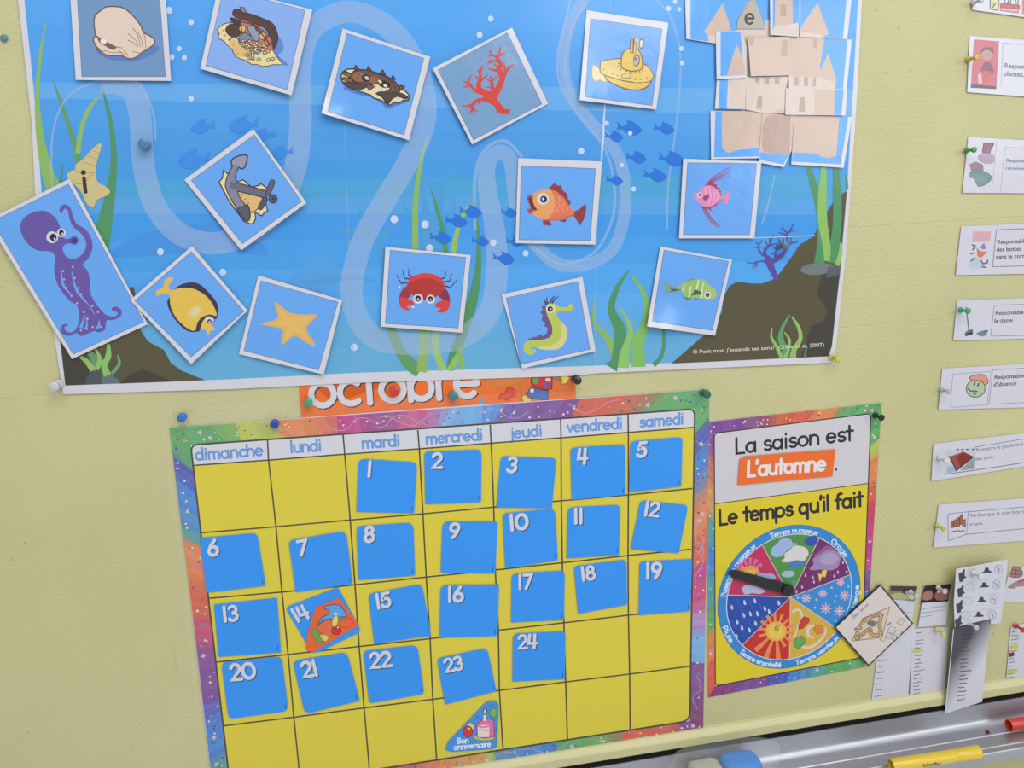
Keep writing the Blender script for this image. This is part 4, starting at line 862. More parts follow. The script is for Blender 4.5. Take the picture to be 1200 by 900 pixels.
A.poly([(700, 40), (850, 20), (845, 170), (800, 180), (690, 150), (680, 110)], (196, 52, 48), 0, line=DK, lw=5); A.ell(718, 108, 24, 24, (92, 150, 84)); A.poly([(785, 120), (825, 115), (830, 160), (790, 160)], (96, 88, 160)); A.ell(815, 100, 22, 14, (222, 190, 170))
A.poly([(850, 75), (920, 70), (920, 105), (890, 110), (850, 90)], (150, 110, 80)); A.poly([(915, 70), (960, 60), (985, 85), (960, 130), (920, 135), (925, 110)], (222, 196, 90), 0, line=(120, 90, 40), lw=4)
A.build('printed_scarecrow', mo)
A = Art(.00097, 'card'); A.fr(520, 430, 6.667); A.poly([(300, 235), (315, 260), (300, 300), (275, 290), (280, 265)], (98, 150, 172), 2); A.build('printed_leaf', mo)

# ------------------------------------------------------------------ rainbow borders
def mixc(a, b, t): return tuple(int(round((a[j]+(b[j]-a[j])*t)/6))*6 for j in range(3))
def side(A, o0, o1, i0, i1, segs, sl=0.0):
    t0 = 0.0; rnd = random.Random(int(o0[0]*3+o1[1]*7))
    for n_, (t1, c) in enumerate(segs):
        nx = segs[n_+1][1] if n_+1 < len(segs) else c
        pv = segs[n_-1][1] if n_ else c
        soft = rnd.random() < .55
        K = 5
        for k in range(K):
            ta, tb = t0+(t1-t0)*k/K, t0+(t1-t0)*(k+1)/K
            sa = sl*(1+.8*math.sin(9*ta*7)) if ta > 0 else 0; sb = sl*(1+.8*math.sin(9*tb*7)) if tb < 1 else 0
            u = (k+.5)/K
            col = mixc(c, nx, max(0, u-.5)*.9) if soft else mixc(c, pv, max(0, .45-u)*.7)
            col = mixc(col, (235, 225, 215) if k % 2 else (90, 70, 130), .02+.05*rnd.random())
            A.poly([lerp2(o0, o1, ta), lerp2(o0, o1, tb), lerp2(i0, i1, min(1, max(0, tb+sb))), lerp2(i0, i1, min(1, max(0, ta+sa)))], col, up=False)
        t0 = t1
def confetti(A, o0, o1, i0, i1, n, rn, big=1.0):
    cols = [(222, 210, 120), (60, 70, 120), (226, 214, 214), (200, 90, 90), (70, 120, 80), (90, 150, 210)]
    for k in range(n):
        t, v = rn.random(), rn.uniform(.15, .85)
        x, y = lerp2(lerp2(o0, o1, t), lerp2(i0, i1, t), v)
        A.ell(x, y, rn.uniform(.8, 1.5)*big, rn.uniform(.8, 1.5)*big, rn.choice(cols), n=7, up=False)
    for k in range(max(1, n//24)):
        t, v = rn.random(), rn.uniform(.3, .7)
        x, y = lerp2(lerp2(o0, o1, t), lerp2(i0, i1, t), v); r = 3.4*big
        A.poly([(x+(r if j % 2 == 0 else r*.45)*math.sin(math.pi*j/5+.3), y-(r if j % 2 == 0 else r*.45)*math.cos(math.pi*j/5+.3)) for j in range(10)], (206, 176, 206), up=False)
def blotches(A, o0, o1, i0, i1, n, rn):
    cols = [(232, 196, 110), (206, 110, 150), (120, 170, 214), (110, 84, 160), (120, 176, 110), (226, 130, 84)]
    for k in range(n):
        t, v = rn.random(), rn.uniform(.25, .75)
        x, y = lerp2(lerp2(o0, o1, t), lerp2(i0, i1, t), v); ax = Vector(o1)-Vector(o0)
        wid = (Vector(lerp2(o0, o1, t))-Vector(lerp2(i0, i1, t))).length*min(v, 1-v)*.9
        A.ell(x, y, rn.uniform(8, 20), wid, rn.choice(cols), math.degrees(math.atan2(ax.y, ax.x)), alpha=.28)
def squiggles(A, o0, o1, i0, i1, n, rn):
    for k in range(n):
        t = rn.random()*.9
        pts = [lerp2(lerp2(o0, o1, t+.02*j), lerp2(i0, i1, t+.02*j), .5+.32*math.sin(j*1.3+k)) for j in range(6)]
        A.line(pts, .8, (210, 190, 200), smooth=4, alpha=.6)
GRN, YGR, ORG, ORR, MAG, PUR, LBL, BLU, TEA, IND = (92, 160, 96), (176, 186, 76), (214, 128, 76), (212, 92, 64), (186, 62, 130), (118, 72, 142), (110, 168, 218), (68, 126, 200), (82, 150, 150), (72, 82, 170)

# ------------------------------------------------------------------ calendar
KD = .0018
C_TL, C_TR, C_BR, C_BL = (198.6, 501.4), (831.5, 456.4), (824, 857.5), (252, 948)
I_TL, I_TR, I_BR, I_BL = (223.5, 521.5), (814.3, 479.3), (808.4, 844.7), (270.5, 928)
cal = thing('wall_calendar', W(515, 690, KD), 'yellow october calendar with rainbow border, day cards stuck on it', 'calendar')
ML = [(211, 590), (224, 703), (239, 830)]; 
sheet('sheet', [C_TL, (515, 477.5), C_TR, (826, 700), C_BR, (566, 898), C_BL, (239.5, 845), (223.5, 700), (214, 610)], KD, .0006, ink(WHITE, 'card'), cal)
A = Art(KD+.00003, 'card'); rn = random.Random(11)
CLm, ILm = (223.5, 700), (243.5, 701)
side(A, C_TL, C_TR, I_TL, I_TR, [(.122, GRN), (.2, YGR), (.31, ORG), (.36, MAG), (.43, (150, 72, 140)), (.505, (190, 90, 140)), (.58, LBL), (.625, (92, 146, 210)), (.76, PUR), (.9, ORR), (1, GRN)], -.012)
side(A, C_TL, CLm, I_TL, ILm, [(.17, GRN), (.3, IND), (.58, BLU), (.66, TEA), (.9, ORG), (1, ORR)], .02)
side(A, CLm, C_BL, ILm, I_BL, [(.1, ORR), (.24, (190, 70, 110)), (.5, PUR), (.58, (90, 90, 180)), (.78, BLU), (.9, TEA), (1, GRN)], .01)
side(A, C_TR, C_BR, I_TR, I_BR, [(.08, GRN), (.14, IND), (.28, BLU), (.4, ORG), (.5, ORR), (.57, MAG), (.64, (196, 66, 120)), (.7, (170, 130, 180)), (.8, LBL), (.9, PUR), (1, (124, 56, 110))], .01)
side(A, C_BL, C_BR, I_BL, I_BR, [(.3, PUR), (.4, MAG), (.48, ORG), (.55, (206, 150, 80)), (.575, YGR), (.7, BLU), (.835, GRN), (.97, ORR), (1, PUR)], .01)
A.z += A.STEP
for a in ((C_TL, C_TR, I_TL, I_TR, 120), (C_TL, C_BL, I_TL, I_BL, 84), (C_TR, C_BR, I_TR, I_BR, 74), (C_BL, C_BR, I_BL, I_BR, 90)):
    confetti(A, *a, rn)
A.z += A.STEP
for a in ((C_TL, C_TR, I_TL, I_TR, 6), (C_TR, C_BR, I_TR, I_BR, 4), (C_BL, C_BR, I_BL, I_BR, 4)): squiggles(A, *a, rn)
A.build('printed_border', cal)
A = Art(KD+.00005, 'card')
YEL = (211, 193, 36)
panel = rounded([I_TL, I_TR, I_BR, I_BL], [8, 8, 10, 0])
A.poly(panel, YEL)
A.build('day_grid', cal)
A = Art(KD+.00006, 'card')
hdr = rounded([I_TL, I_TR, (814, 500.8), (225, 545.5)], [8, 8, 0, 0])
A.poly(hdr, WHITE)
A.build('weekday_header', cal)
GX = [[(223.5,521.5),(225,545.5),(235,624.4),(243.5,701.3),(252.8,776),(260.8,850.7),(270.5,928)], [(313.5,516),(314.7,539.2),(323.4,617.2),(330.4,693.8),(337.6,767),(344.3,840.5),(352,916)], [(402,509.5),(404,532.3),(410.4,609.4),(416,685.3),(420.8,757.6),(426.7,829.6),(433,903)], [(489.6,504),(491.4,526),(495.6,602.2),(499.5,676.3),(504,748.5),(507.2,819.5),(511.7,890)], [(574.4,497.8),(575.6,519.4),(578.6,594.4),(580.4,667.9),(584,738.6),(585.2,809.1),(589.4,878.1)], [(657,491.5),(657.5,513.1),(657.8,586.9),(659,659.5),(660.8,729.9),(662.9,799.2),(665,867)], [(736,484.9),(736.4,506.8),(736.4,580),(736,651),(736.4,720.9),(737.9,789.9),(738.5,856.5)], [(814.3,479.3),(814,500.8),(811.4,572.5),(810,643.6),(809.6,712.5),(809.9,780.6),(808.4,844.7)]]
A = Art(KD+.00007, 'card'); LN = (56, 50, 36)
for c in range(1, 7): A.line(GX[c], 1.8, LN, cap=False)
for r in range(1, 6): A.line([GX[c][r] for c in range(8)], 1.7, LN, cap=False)
A.line(panel, 2.0, LN, closed=True)
A.build('grid_lines', cal)
HB = (92, 142, 204)
for fr_, txt, pa_, pb_, h_, w_ in ((c_ , *r_) for c_, rows_ in (((180, 430, 3.333), (('dimanche', (167, 364), (428, 345), 46, 8.8), ('lundi', (538, 334), (655, 327), 45, 8.8), ('mardi', (817, 318), (961, 308), 44, 8.8))), ((500, 430, 3.333), (('mercredi', (0, 301), (218, 285), 44, 8.4), ('jeudi', (330, 279), (450, 268), 43, 8.4), ('vendredi', (550, 255), (763, 240), 43, 8.4), ('samedi', (834, 235), (1002, 222), 43, 8.4)))) for r_ in rows_):
    A = Art(KD+.00007, 'card'); A.fr(*fr_); A.text(txt, pa_, pb_, h_, HB, w_); A.build('weekday_name', cal)
# clear plastic sleeve around the calendar
film, nt_, p_ = principled('clear_film')
p_.inputs['Base Color'].default_value = (.95, .96, .95, 1); p_.inputs['Alpha'].default_value = .015; p_.inputs['Roughness'].default_value = .15
nz = nt_.nodes.new('ShaderNodeTexNoise'); nz.inputs['Scale'].default_value = 7; g_ = nt_.nodes.new('ShaderNodeNewGeometry')
bp = nt_.nodes.new('ShaderNodeBump'); bp.inputs['Strength'].default_value = .12; bp.inputs['Distance'].default_value = .01
nt_.links.new(g_.outputs['Position'], nz.inputs['Vector']); nt_.links.new(nz.outputs['Fac'], bp.inputs['Height']); nt_.links.new(bp.outputs['Normal'], p_.inputs['Normal'])
o = sheet('clear_sleeve', rounded([(186, 478), (835, 452), (831, 700), (828, 860), (566, 902), (252, 955), (236, 900), (215, 700)], 5), KD+.00028, .0001, film, cal)
o['label'] = 'clear plastic sleeve over the calendar'

# ------------------------------------------------------------------ day cards
c1, c2, c3, c4 = (180, 430, 3.333), (500, 430, 3.333), (200, 660, 3.75), (500, 660, 3.333)
DAYS = {
 1: (F([(800,358),(1030,372),(1018,572),(792,566)], *c1), (8,8,1,1)), 2: ([(497.1,529),(564.5,526.6),(563.9,588.4),(498.6,591.1)], (6,7,2,1)), 3: (F([(290,347),(507,355),(490,552),(272,550)], *c2), (6,6,1,1)),
 4: (F([(562,315),(775,302),(778,500),(568,520)], *c2), (6,5,1,1)), 5: (F([(797,290),(1000,273),(995,467),(790,490)], *c2), (6,6,2,1)), 6: (F([(180,668),(405,648),(438,855),(207,882)], *c1), (5,8,1,1)),
 7: (F([(527,678),(752,640),(778,848),(555,880)], *c1), (6,9,1,1)), 8: (F([(792,622),(1015,607),(1022,815),(800,833)], *c1), (6,9,2,2)), 9: (F([(62,603),(278,602),(268,807),(55,803)], *c2), (8,5,1,1)),
 10: (F([(297,572),(502,553),(513,755),(308,787)], *c2), (6,7,1,1)), 11: (F([(550,548),(757,538),(752,735),(547,748)], *c2), (8,6,1,1)), 12: (F([(835,520),(1022,540),(985,728),(797,712)], *c2), (6,6,1,1)),
 13: (F([(190,182),(468,152),(485,393),(210,412)], *c3), (1,1,1,2)), 14: (F([(503,195),(735,105),(840,300),(625,403)], *c3), (5,3,7,9)), 15: (F([(868,135),(1105,90),(1145,318),(895,355)], *c3), (6,8,1,1)),
 16: (F([(55,85),(283,83),(277,285),(50,290)], *c4), (8,1,1,1)), 17: (F([(332,40),(540,28),(537,222),(330,232)], *c4), (7,7,2,1)), 18: (F([(575,12),(781,-15),(783,163),(592,198)], *c4), (5,6,1,1)),
 19: (F([(832,760),(1037,750),(1030,955),(828,970)], *c2), (5,1,1,1)), 20: (F([(222,437),(488,410),(518,650),(255,685)], *c3), (7,7,8,6)), 21: (F([(535,430),(775,390),(832,605),(590,663)], *c3), (8,8,3,8)),
 22: (F([(845,385),(1085,360),(1115,575),(873,617)], *c3), (7,8,5,5)), 23: (F([(40,372),(237,330),(273,500),(72,553)], *c4), (6,8,1,1)), 24: (F([(337,275),(543,265),(540,453),(335,463)], *c4), (7,6,1,1))}
DB = (50, 142, 228)
WD = ['sunday', 'monday', 'tuesday', 'wednesday', 'thursday', 'friday', 'saturday']
for k, (q, r) in DAYS.items():
    d0 = KD+.0010+(.0006 if k in (7, 10, 4, 16) else .0001 if k in (14, 3) else .0003)
    dep = tilt(q, d0, 0, .0000045)
    t = thing('day_card', W(sum(p[0] for p in q)/4, sum(p[1] for p in q)/4, d0), 'blue calendar day card with white number %d' % k, 'day card', 'blue day cards on the calendar')
    sheet('card', rounded(q, r), dep, .00035, ink(DB, 'card'), t)
    A = Art(lambda x, y, dep=dep: dep(x, y)+.00003, 'card')
    s = str(k); adv = sum(G[c][0] for c in s)-.12
    h = .25 if k == 14 else .275
    uu = Vector(q[1])-Vector(q[0]); vv = Vector(q[3])-Vector(q[0])
    hp = vv.length*h; wd = hp*adv*1.02
    u0 = {14: .07, 1: .17, 6: .12, 4: .13, 24: .11, 22: .12, 23: .13}.get(k, .14)
    vb = {14: .33, 6: .34, 12: .29, 20: .33, 21: .33, 22: .34, 23: .33, 13: .34, 3: .3, 8: .3}.get(k, .32)
    b = Vector(q[0])+uu*u0+vv*vb
    e = b+uu.normalized()*wd
    A.text(s, tuple(b), tuple(e), hp, WHITE, hp*.225, up=tuple(-vv), shadow=((1.0, .9), (44, 58, 92)), slant=.06 if len(s) == 1 else 0.0)
    A.build('number', t)
    A = Art(lambda x, y, dep=dep: dep(x, y)+.00003, 'card')
    if k != 14:
        p = quad_at(q, .955, .88); p2 = quad_at(q, .955, .95); A.line([p, p2], .7, (34, 56, 96), up=False); A.build('printer_mark', t)

# holiday and birthday stickers
q = F([(800, 128), (1095, 505), (420, 900), (345, 860), (360, 640), (480, 262)], 330, 690, 12)
dep = tilt(q, KD+.0019, 0, .0000045)
t = thing('holiday_card', W(sum(p[0] for p in q)/6, sum(p[1] for p in q)/6, KD+.0019), 'orange kite shaped card with harvest pictures stuck on day card 14', 'card')
sheet('card', rounded(q, [2, 2, 5, 6, 1, 1]), dep, .0003, ink((222, 98, 40), 'card'), t)
A = Art(lambda x, y: dep(x, y)+.00003, 'card'); A.fr(330, 690, 12)
A.poly([(570, 265), (690, 225), (800, 225), (850, 260), (915, 370), (880, 390), (800, 400), (720, 420), (620, 430), (540, 480), (525, 460), (570, 400), (650, 360), (670, 310), (650, 290)], (84, 156, 216), 2, line=(48, 70, 120), lw=9)
A.ell(520, 495, 38, 20, (86, 118, 70), -15); A.ell(830, 415, 40, 20, (96, 140, 74))
A.poly([(480, 570), (560, 480), (640, 440), (690, 450), (720, 560), (690, 680), (600, 640), (520, 600)], (214, 106, 62), 3, line=(160, 66, 40), lw=6); A.ell(910, 478, 90, 72, (216, 100, 58), -15, line=(160, 60, 40), lw=6)
A.ell(752, 455, 44, 84, (218, 200, 96), 12, line=(96, 120, 60), lw=8); A.poly([(720, 350), (750, 330), (795, 350), (770, 380)], (220, 206, 190))
A.ell(770, 590, 68, 58, (198, 46, 44), line=(140, 34, 36), lw=6); A.ell(790, 545, 12, 10, (226, 206, 196))
A.poly([(425, 590), (470, 560), (520, 590), (530, 650), (575, 700), (560, 755), (500, 750), (465, 690), (425, 630)], (104, 158, 78), 3, line=(70, 110, 60), lw=6); A.poly([(540, 655), (580, 645), (640, 655), (660, 690), (630, 735), (580, 725)], (220, 190, 100), 3, line=(150, 120, 60), lw=6)
A.build('printed_harvest', t)
q = F([(545, 395), (560, 335), (870, 10), (945, 5), (965, 40), (950, 370), (925, 385), (600, 410)], 440, 820, 6.667)
dep = tilt(q, KD+.0012)
t = thing('birthday_card', W(555, 855, KD+.0012), 'blue triangular birthday card with cake and balloons under day card 23', 'card')
sheet('card', rounded(q, 3), dep, .0003, ink((68, 140, 212), 'card'), t)
A = Art(lambda x, y: dep(x, y)+.00003, 'card'); A.fr(440, 820, 6.667)
A.ell(850, 295, 82, 26, (176, 190, 120), 0, line=(120, 140, 90), lw=6)
A.poly([(790, 195), (850, 140), (925, 160), (930, 285), (860, 300), (795, 290)], (206, 110, 160), 0, line=(150, 60, 110), lw=6); A.poly([(797, 200), (890, 196), (890, 292), (800, 292)], (222, 204, 196)); A.line([(800, 240), (830, 232), (860, 242), (888, 236)], 8, (190, 150, 140), smooth=3); A.line([(800, 205), (840, 215), (886, 205)], 12, (206, 110, 160), smooth=3)
A.line([(853, 118), (853, 158)], 18, (222, 210, 200)); A.ell(855, 92, 14, 24, (224, 204, 120), 15, line=(70, 60, 60), lw=6)
A.ell(742, 215, 30, 36, (206, 200, 120), line=(120, 120, 80), lw=5); A.ell(722, 250, 37, 43, (204, 56, 52), line=(130, 40, 40), lw=5); A.ell(730, 226, 9, 7, (228, 200, 200)); A.ell(921, 102, 31, 37, (112, 172, 100), line=(70, 120, 70), lw=5)
for x, y in ((900, 50), (925, 35), (780, 150), (800, 135), (640, 270), (590, 320), (945, 220), (940, 245)): A.ell(x, y, 6, 6, (60, 80, 140), n=7)
A.build('printed_cake', t)
A = Art(lambda x, y: dep(x, y)+.00004, 'card'); A.fr(440, 820, 6.667)
A.text('Bon', (640, 343), (728, 336), 42, (222, 224, 232), 8); A.build('lettering', t)
A = Art(lambda x, y: dep(x, y)+.00004, 'card'); A.fr(440, 820, 6.667); A.text('anniversaire', (614, 392), (900, 366), 44, (222, 224, 232), 8)
A.build('lettering', t)

# ------------------------------------------------------------------ season and weather poster
SD = .0012
S_TL, S_TR, S_BR, S_BL = (829, 494.6), (1033.3, 472), (1013.5, 781.5), (829.5, 817.5)
T_TL, T_TR, T_BR, T_BL = (837, 507.8), (1020.6, 484.6), (1010, 770.5), (838.3, 804)
sea = thing('weather_poster', W(925, 645, SD), 'season and weather poster with rainbow border right of the calendar', 'poster')
sheet('sheet', [S_TL, S_TR, (1024.5, 610), S_BR, S_BL], SD, .0005, ink(WHITE, 'card'), sea)
A = Art(SD+.00003, 'card'); rn = random.Random(5)
SRm, TRm = (1024.5, 610), (1016, 605)
side(A, S_TL, S_TR, T_TL, T_TR, [(.36, PUR), (.62, ORR), (.76, ORG), (1, GRN)], -.02)
side(A, S_TL, S_BL, T_TL, T_BL, [(.1, PUR), (.2, (190, 110, 80)), (.34, (206, 140, 80)), (.45, TEA), (.56, BLU), (.68, TEA), (.76, GRN), (.88, ORG), (1, ORR)], .01)
side(A, S_TR, SRm, T_TR, TRm, [(.3, GRN), (.45, YGR), (.7, ORG), (.85, ORR), (1, (190, 64, 90))], .02)
side(A, SRm, S_BR, TRm, T_BR, [(.18, (190, 64, 110)), (.35, MAG), (.5, PUR), (.8, BLU), (1, GRN)], .02)
side(A, S_BL, S_BR, T_BL, T_BR, [(.16, (126, 60, 120)), (.36, PUR), (.5, IND), (.64, BLU), (.76, TEA), (1, GRN)], .01)
A.z += A.STEP
for a in ((S_TL, S_TR, T_TL, T_TR, 44), (S_TL, S_BL, T_TL, T_BL, 24), (S_TR, SRm, T_TR, TRm, 14), (SRm, S_BR, TRm, T_BR, 14), (S_BL, S_BR, T_BL, T_BR, 22)): confetti(A, *a, rn, .8)
A.build('printed_border', sea)
A = Art(SD+.00005, 'card')
pan = rounded([T_TL, T_TR, T_BR, T_BL], 5)
A.poly(rounded([T_TL, T_TR, (1017.6, 566.5), (837.3, 590.6)], [5, 5, 0, 0]), (198, 194, 197)); A.poly(rounded([(837.3, 590.6), (1017.6, 566.5), T_BR, T_BL], [0, 0, 5, 5]), (212, 191, 42), up=False)
A.line([(837.3, 590.6), (1017.6, 566.5)], 1, LN, cap=False); A.line(pan, 1.3, (50, 46, 50), closed=True)
A.build('printed_panel', sea)
A = Art(SD+.00008, 'card'); A.fr(810, 460, 4.788); TX = (42, 40, 46)
A.text('La saison est', (252, 343), (905, 267), 86, TX, 14); A.build('lettering', sea)
A = Art(SD+.00008, 'card'); A.fr(810, 460, 4.788); A.text("Le temps qu'il fait", (160, 743), (962, 635), 84, TX, 16); A.build('lettering', sea)
A = Art(SD+.00008, 'card'); A.fr(810, 460, 4.788); A.ell(813, 432, 6, 7, TX)
A.build('full_stop', sea)
# weather wheel
def PX(v):
    d = v-CPOS; z = d.dot(CF); return (600+FPX*d.dot(CR)/z, 450-FPX*d.dot(CU)/z)
WC = W(926.0, 700.0); 
ends = [(893.8, 639.6), (960.8, 629.4), (997.9, 672.9), (977.4, 734.2), (925, 773.8), (868.8, 757.2), (850.9, 697.1)]
pts_ = [W(*p) for p in ends]
M_ = [[0]*3 for _ in range(3)]
WC0 = Vector((math.cos(WROLL)*.53796+math.sin(WROLL)*.51974, 0, math.sin(WROLL)*.53796-math.cos(WROLL)*.51974+EYE))
RO = .1031; RI = sum((p-WC0).length for p in pts_)/7
def wp(ang, r): return PX(WC0+Vector((math.cos(math.radians(ang)), 0, math.sin(math.radians(ang))))*r)
angs = [math.degrees(math.atan2((p-WC0).z, (p-WC0).x)) for p in pts_]
A = Art(SD+.0001, 'card')
A.poly([wp(a, RO) for a in range(0, 360, 5)], (48, 128, 196)); A.line([wp(a, RO) for a in range(0, 360, 5)], .7, (60, 110, 150), closed=True)
hubpx = (926.3, 699.7)
SEC = [(78, 138, 62), (108, 44, 98), (54, 132, 198), (202, 164, 62), (186, 44, 38), (38, 74, 158), (184, 46, 88)]
for i in range(7):
    a0, a1 = angs[i], angs[(i+1) % 7]
    if a1 > a0: a1 -= 360
    A.poly([hubpx]+[wp(a0+(a1-a0)*k/10, RI) for k in range(11)], SEC[i], up=False)
A.line([wp(a, RI) for a in range(0, 360, 5)], .9, (206, 210, 220), closed=True)
for e in ends: A.line([hubpx, e], .8, (206, 190, 180), cap=False)
A.build('weather_wheel', sea)
wheel = sea.children[-1]
A = Art(SD+.00018, 'card')
def cloud(A, pts, c, edge=None): A.poly(pts, c, 3, line=edge, lw=8 if edge else 0)
A.fr(910, 620, 12)
cloud(A, [(-80, 330), (-60, 250), (0, 210), (40, 150), (130, 120), (210, 150), (230, 190), (310, 200), (250, 260), (150, 300), (100, 370), (0, 405), (-60, 380)], (150, 172, 206), (80, 120, 120))
cloud(A, [(160, 490), (260, 430), (330, 450), (400, 460), (370, 510), (280, 540), (200, 520)], (72, 118, 186), (70, 110, 110))
cloud(A, [(60, 460), (110, 400), (110, 340), (190, 290), (230, 235), (320, 230), (420, 265), (455, 340), (430, 400), (380, 455), (280, 440), (180, 470)], (208, 200, 200), (100, 140, 100))
cloud(A, [(400, 190), (430, 130), (520, 100), (580, 130), (550, 210), (470, 235)], (48, 78, 170), (50, 80, 120)); cloud(A, [(60, 640), (100, 590), (180, 580), (240, 590), (260, 640), (200, 680), (110, 680)], (150, 178, 200), (80, 120, 130)); cloud(A, [(210, 750), (240, 720), (270, 745), (250, 780)], (80, 150, 150))
A.build('weather_picture', wheel); A = Art(SD+.00018, 'card'); A.fr(910, 620, 12)
for x in range(6): A.line([(430+90*x, 620+10*x), (400+90*x, 800-40*x)], 7, (146, 72, 130), alpha=.7)
cloud(A, [(520, 370), (590, 320), (680, 240), (730, 235), (800, 260), (780, 330), (620, 380)], (140, 84, 142)); cloud(A, [(460, 560), (520, 500), (510, 420), (600, 360), (680, 310), (780, 295), (880, 340), (905, 400), (890, 460), (860, 540), (760, 580), (620, 570), (540, 580)], (152, 128, 172)); cloud(A, [(620, 470), (640, 390), (720, 340), (820, 350), (870, 420), (780, 500)], (166, 148, 186))
A.poly([(580, 615), (635, 635), (630, 590), (690, 560), (712, 590), (690, 680), (640, 670), (605, 755)], (222, 190, 92), 0, line=(120, 70, 60), lw=6)
for x, y in ((405, 650), (508, 678), (525, 740), (358, 812), (280, 880), (812, 660), (862, 605), (985, 600), (935, 468)): A.poly([(x, y-28), (x+15, y+8), (x+2, y+25), (x-13, y+10)], (206, 170, 200), 2)
A.build('weather_picture', wheel); A = Art(SD+.00018, 'card'); A.fr(840, 620, 12)
for a in (60, 90, 120, 150, 30, 175): A.poly([(470, 590), (470+190*math.cos(math.radians(a-9)), 590-190*math.sin(math.radians(a-9))), (470+190*math.cos(math.radians(a+9)), 590-190*math.sin(math.radians(a+9)))], (206, 100, 150))
A.poly([(330, 590), (345, 530), (420, 530), (480, 515), (560, 540), (590, 590), (560, 630), (420, 620)], (222, 150, 80), 3); A.ell(470, 610, 90, 40, (224, 180, 90))
cloud(A, [(560, 640), (620, 610), (680, 630), (740, 625), (800, 640), (830, 700), (700, 720), (600, 690)], (156, 164, 206)); cloud(A, [(355, 850), (400, 790), (520, 800), (640, 840), (680, 880), (600, 910), (500, 900), (400, 920)], (164, 176, 206))
A.build('weather_picture', wheel); A = Art(SD+.00018, 'card'); A.fr(840, 690, 9)
for x, y in ((160, 195), (295, 145), (402, 128), (655, 150), (508, 210), (553, 240), (285, 280), (355, 265), (430, 262), (215, 350), (410, 365), (266, 412), (345, 435), (208, 500)): A.poly([(x-8, y-30), (x+14, y), (x+10, y+24), (x-6, y+22), (x-14, y)], (176, 196, 226), 2)
for x, y in ((130, 130), (210, 110), (330, 100), (440, 130), (250, 230), (380, 210), (480, 290), (150, 330), (270, 480), (330, 330)): A.line([(x, y), (x+45, y+90)], 5, (86, 122, 204), alpha=.7)
A.build('weather_picture', wheel); A = Art(SD+.00018, 'card'); A.fr(840, 690, 9)
for k in range(14):
    a = math.radians(k*360/14+8); r1 = 270 if 200 < k*360/14 else 160
    r1 = 300 if 60 < (k*360/14+8) < 140 else 190
    A.poly([(625+90*math.cos(a-.12), 445+90*math.sin(a-.12)), (625+r1*math.cos(a-.09), 445+r1*math.sin(a-.09)), (625+r1*math.cos(a+.09), 445+r1*math.sin(a+.09)), (625+90*math.cos(a+.12), 445+90*math.sin(a+.12))], (220, 132, 74))
A.ell(625, 448, 112, 104, (220, 166, 76)); A.ell(625, 450, 78, 76, (220, 188, 74)); A.ell(630, 420, 20, 24, (200, 150, 70), line=(110, 90, 50), lw=5); A.ell(630, 382, 6, 8, (70, 60, 50)); A.ell(662, 386, 6, 8, (70, 60, 50))
A.build('weather_picture', wheel); A = Art(SD+.00018, 'card'); A.fr(910, 680, 9)
for x, y, r in ((312, 190, 44), (488, 140, 40), (675, 25, 36), (718, 160, 48), (520, 298, 52), (662, 325, 50)):
    for a in range(0, 180, 45): A.line([(x-r*math.cos(math.radians(a)), y-r*math.sin(math.radians(a))), (x+r*math.cos(math.radians(a)), y+r*math.sin(math.radians(a)))], 15, (206, 176, 190))
    A.ell(x, y, r*.42, r*.42, (196, 150, 160)); A.ell(x, y, r*.2, r*.2, (216, 206, 214))
for x, y in ((225, 185), (420, 205), (405, 288), (582, 78), (615, 222), (632, 168), (758, 66), (625, 428)): A.ell(x, y, 12, 12, (150, 196, 226))
A.build('weather_picture', wheel); A = Art(SD+.00018, 'card'); A.fr(910, 680, 9)
for pts, w in (([(165, 340), (215, 310), (260, 340), (265, 400), (235, 450)], (34, 26, 22, 18, 8)), ([(245, 420), (215, 520), (195, 590), (200, 640)], (10, 14, 18, 10)), ([(400, 610), (345, 590), (325, 540), (350, 490), (400, 480), (430, 500)], (6, 30, 44, 34, 22, 8)), ([(260, 700), (340, 710), (420, 670), (490, 600), (520, 530), (500, 490)], (24, 30, 30, 26, 20, 8))): A.blade(pts, w, (212, 196, 176))
A.poly([(235, 480), (250, 420), (290, 385), (340, 400), (345, 440), (310, 470), (280, 505), (240, 515)], (196, 56, 46), 0, line=(130, 40, 40), lw=5); A.poly([(395, 520), (410, 475), (460, 470), (495, 500), (480, 550), (430, 568)], (218, 120, 60), 0, line=(150, 80, 40), lw=5); A.poly([(180, 640), (210, 600), (270, 590), (295, 620), (300, 660), (260, 700), (220, 720), (185, 690)], (96, 158, 82), 0, line=(60, 110, 60), lw=5)
A.build('weather_picture', wheel)
def arc_text(A, txt, a0, a1, r, h, c, w, out=True):
    adv = sum(G[ch][0] for ch in txt)-.12; x = 0.0; z0 = A.z
    for ch in txt:
        for j, st in enumerate(G[ch][1]):
            A.z = z0+j*.000004
            pts = []
            for i, (u, v) in enumerate(st):
                a = a0+(a1-a0)*(x+u-.04)/adv
                pts.append(wp(a, r+(v*h if out else -v*h)))
            A.line(pts, w, c, closed=ring(st), up=False, raw=True)
        x += G[ch][0]
RT = (196, 212, 230); rb = RI+.0022; rt_ = RO-.0022; hh = .0066
for txt, a0, a1, out_ in (('Passages nuageux', 171, 122, True), ('Temps nuageux', 107, 66, True), ('Orage', 51, 31, True), ('Neige', -16, 3, False), ('Temps venteux', -84, -44, False), ('Temps ensoleillé', -136, -97, False), ('Pluie', -163, -148, False)):
    A = Art(SD+.00016, 'card'); arc_text(A, txt, a0, a1, rb if out_ else rt_, hh, RT, 1.3, out_); A.build('wheel_word', wheel)
BLK = ink((24, 24, 25), 'plastic')
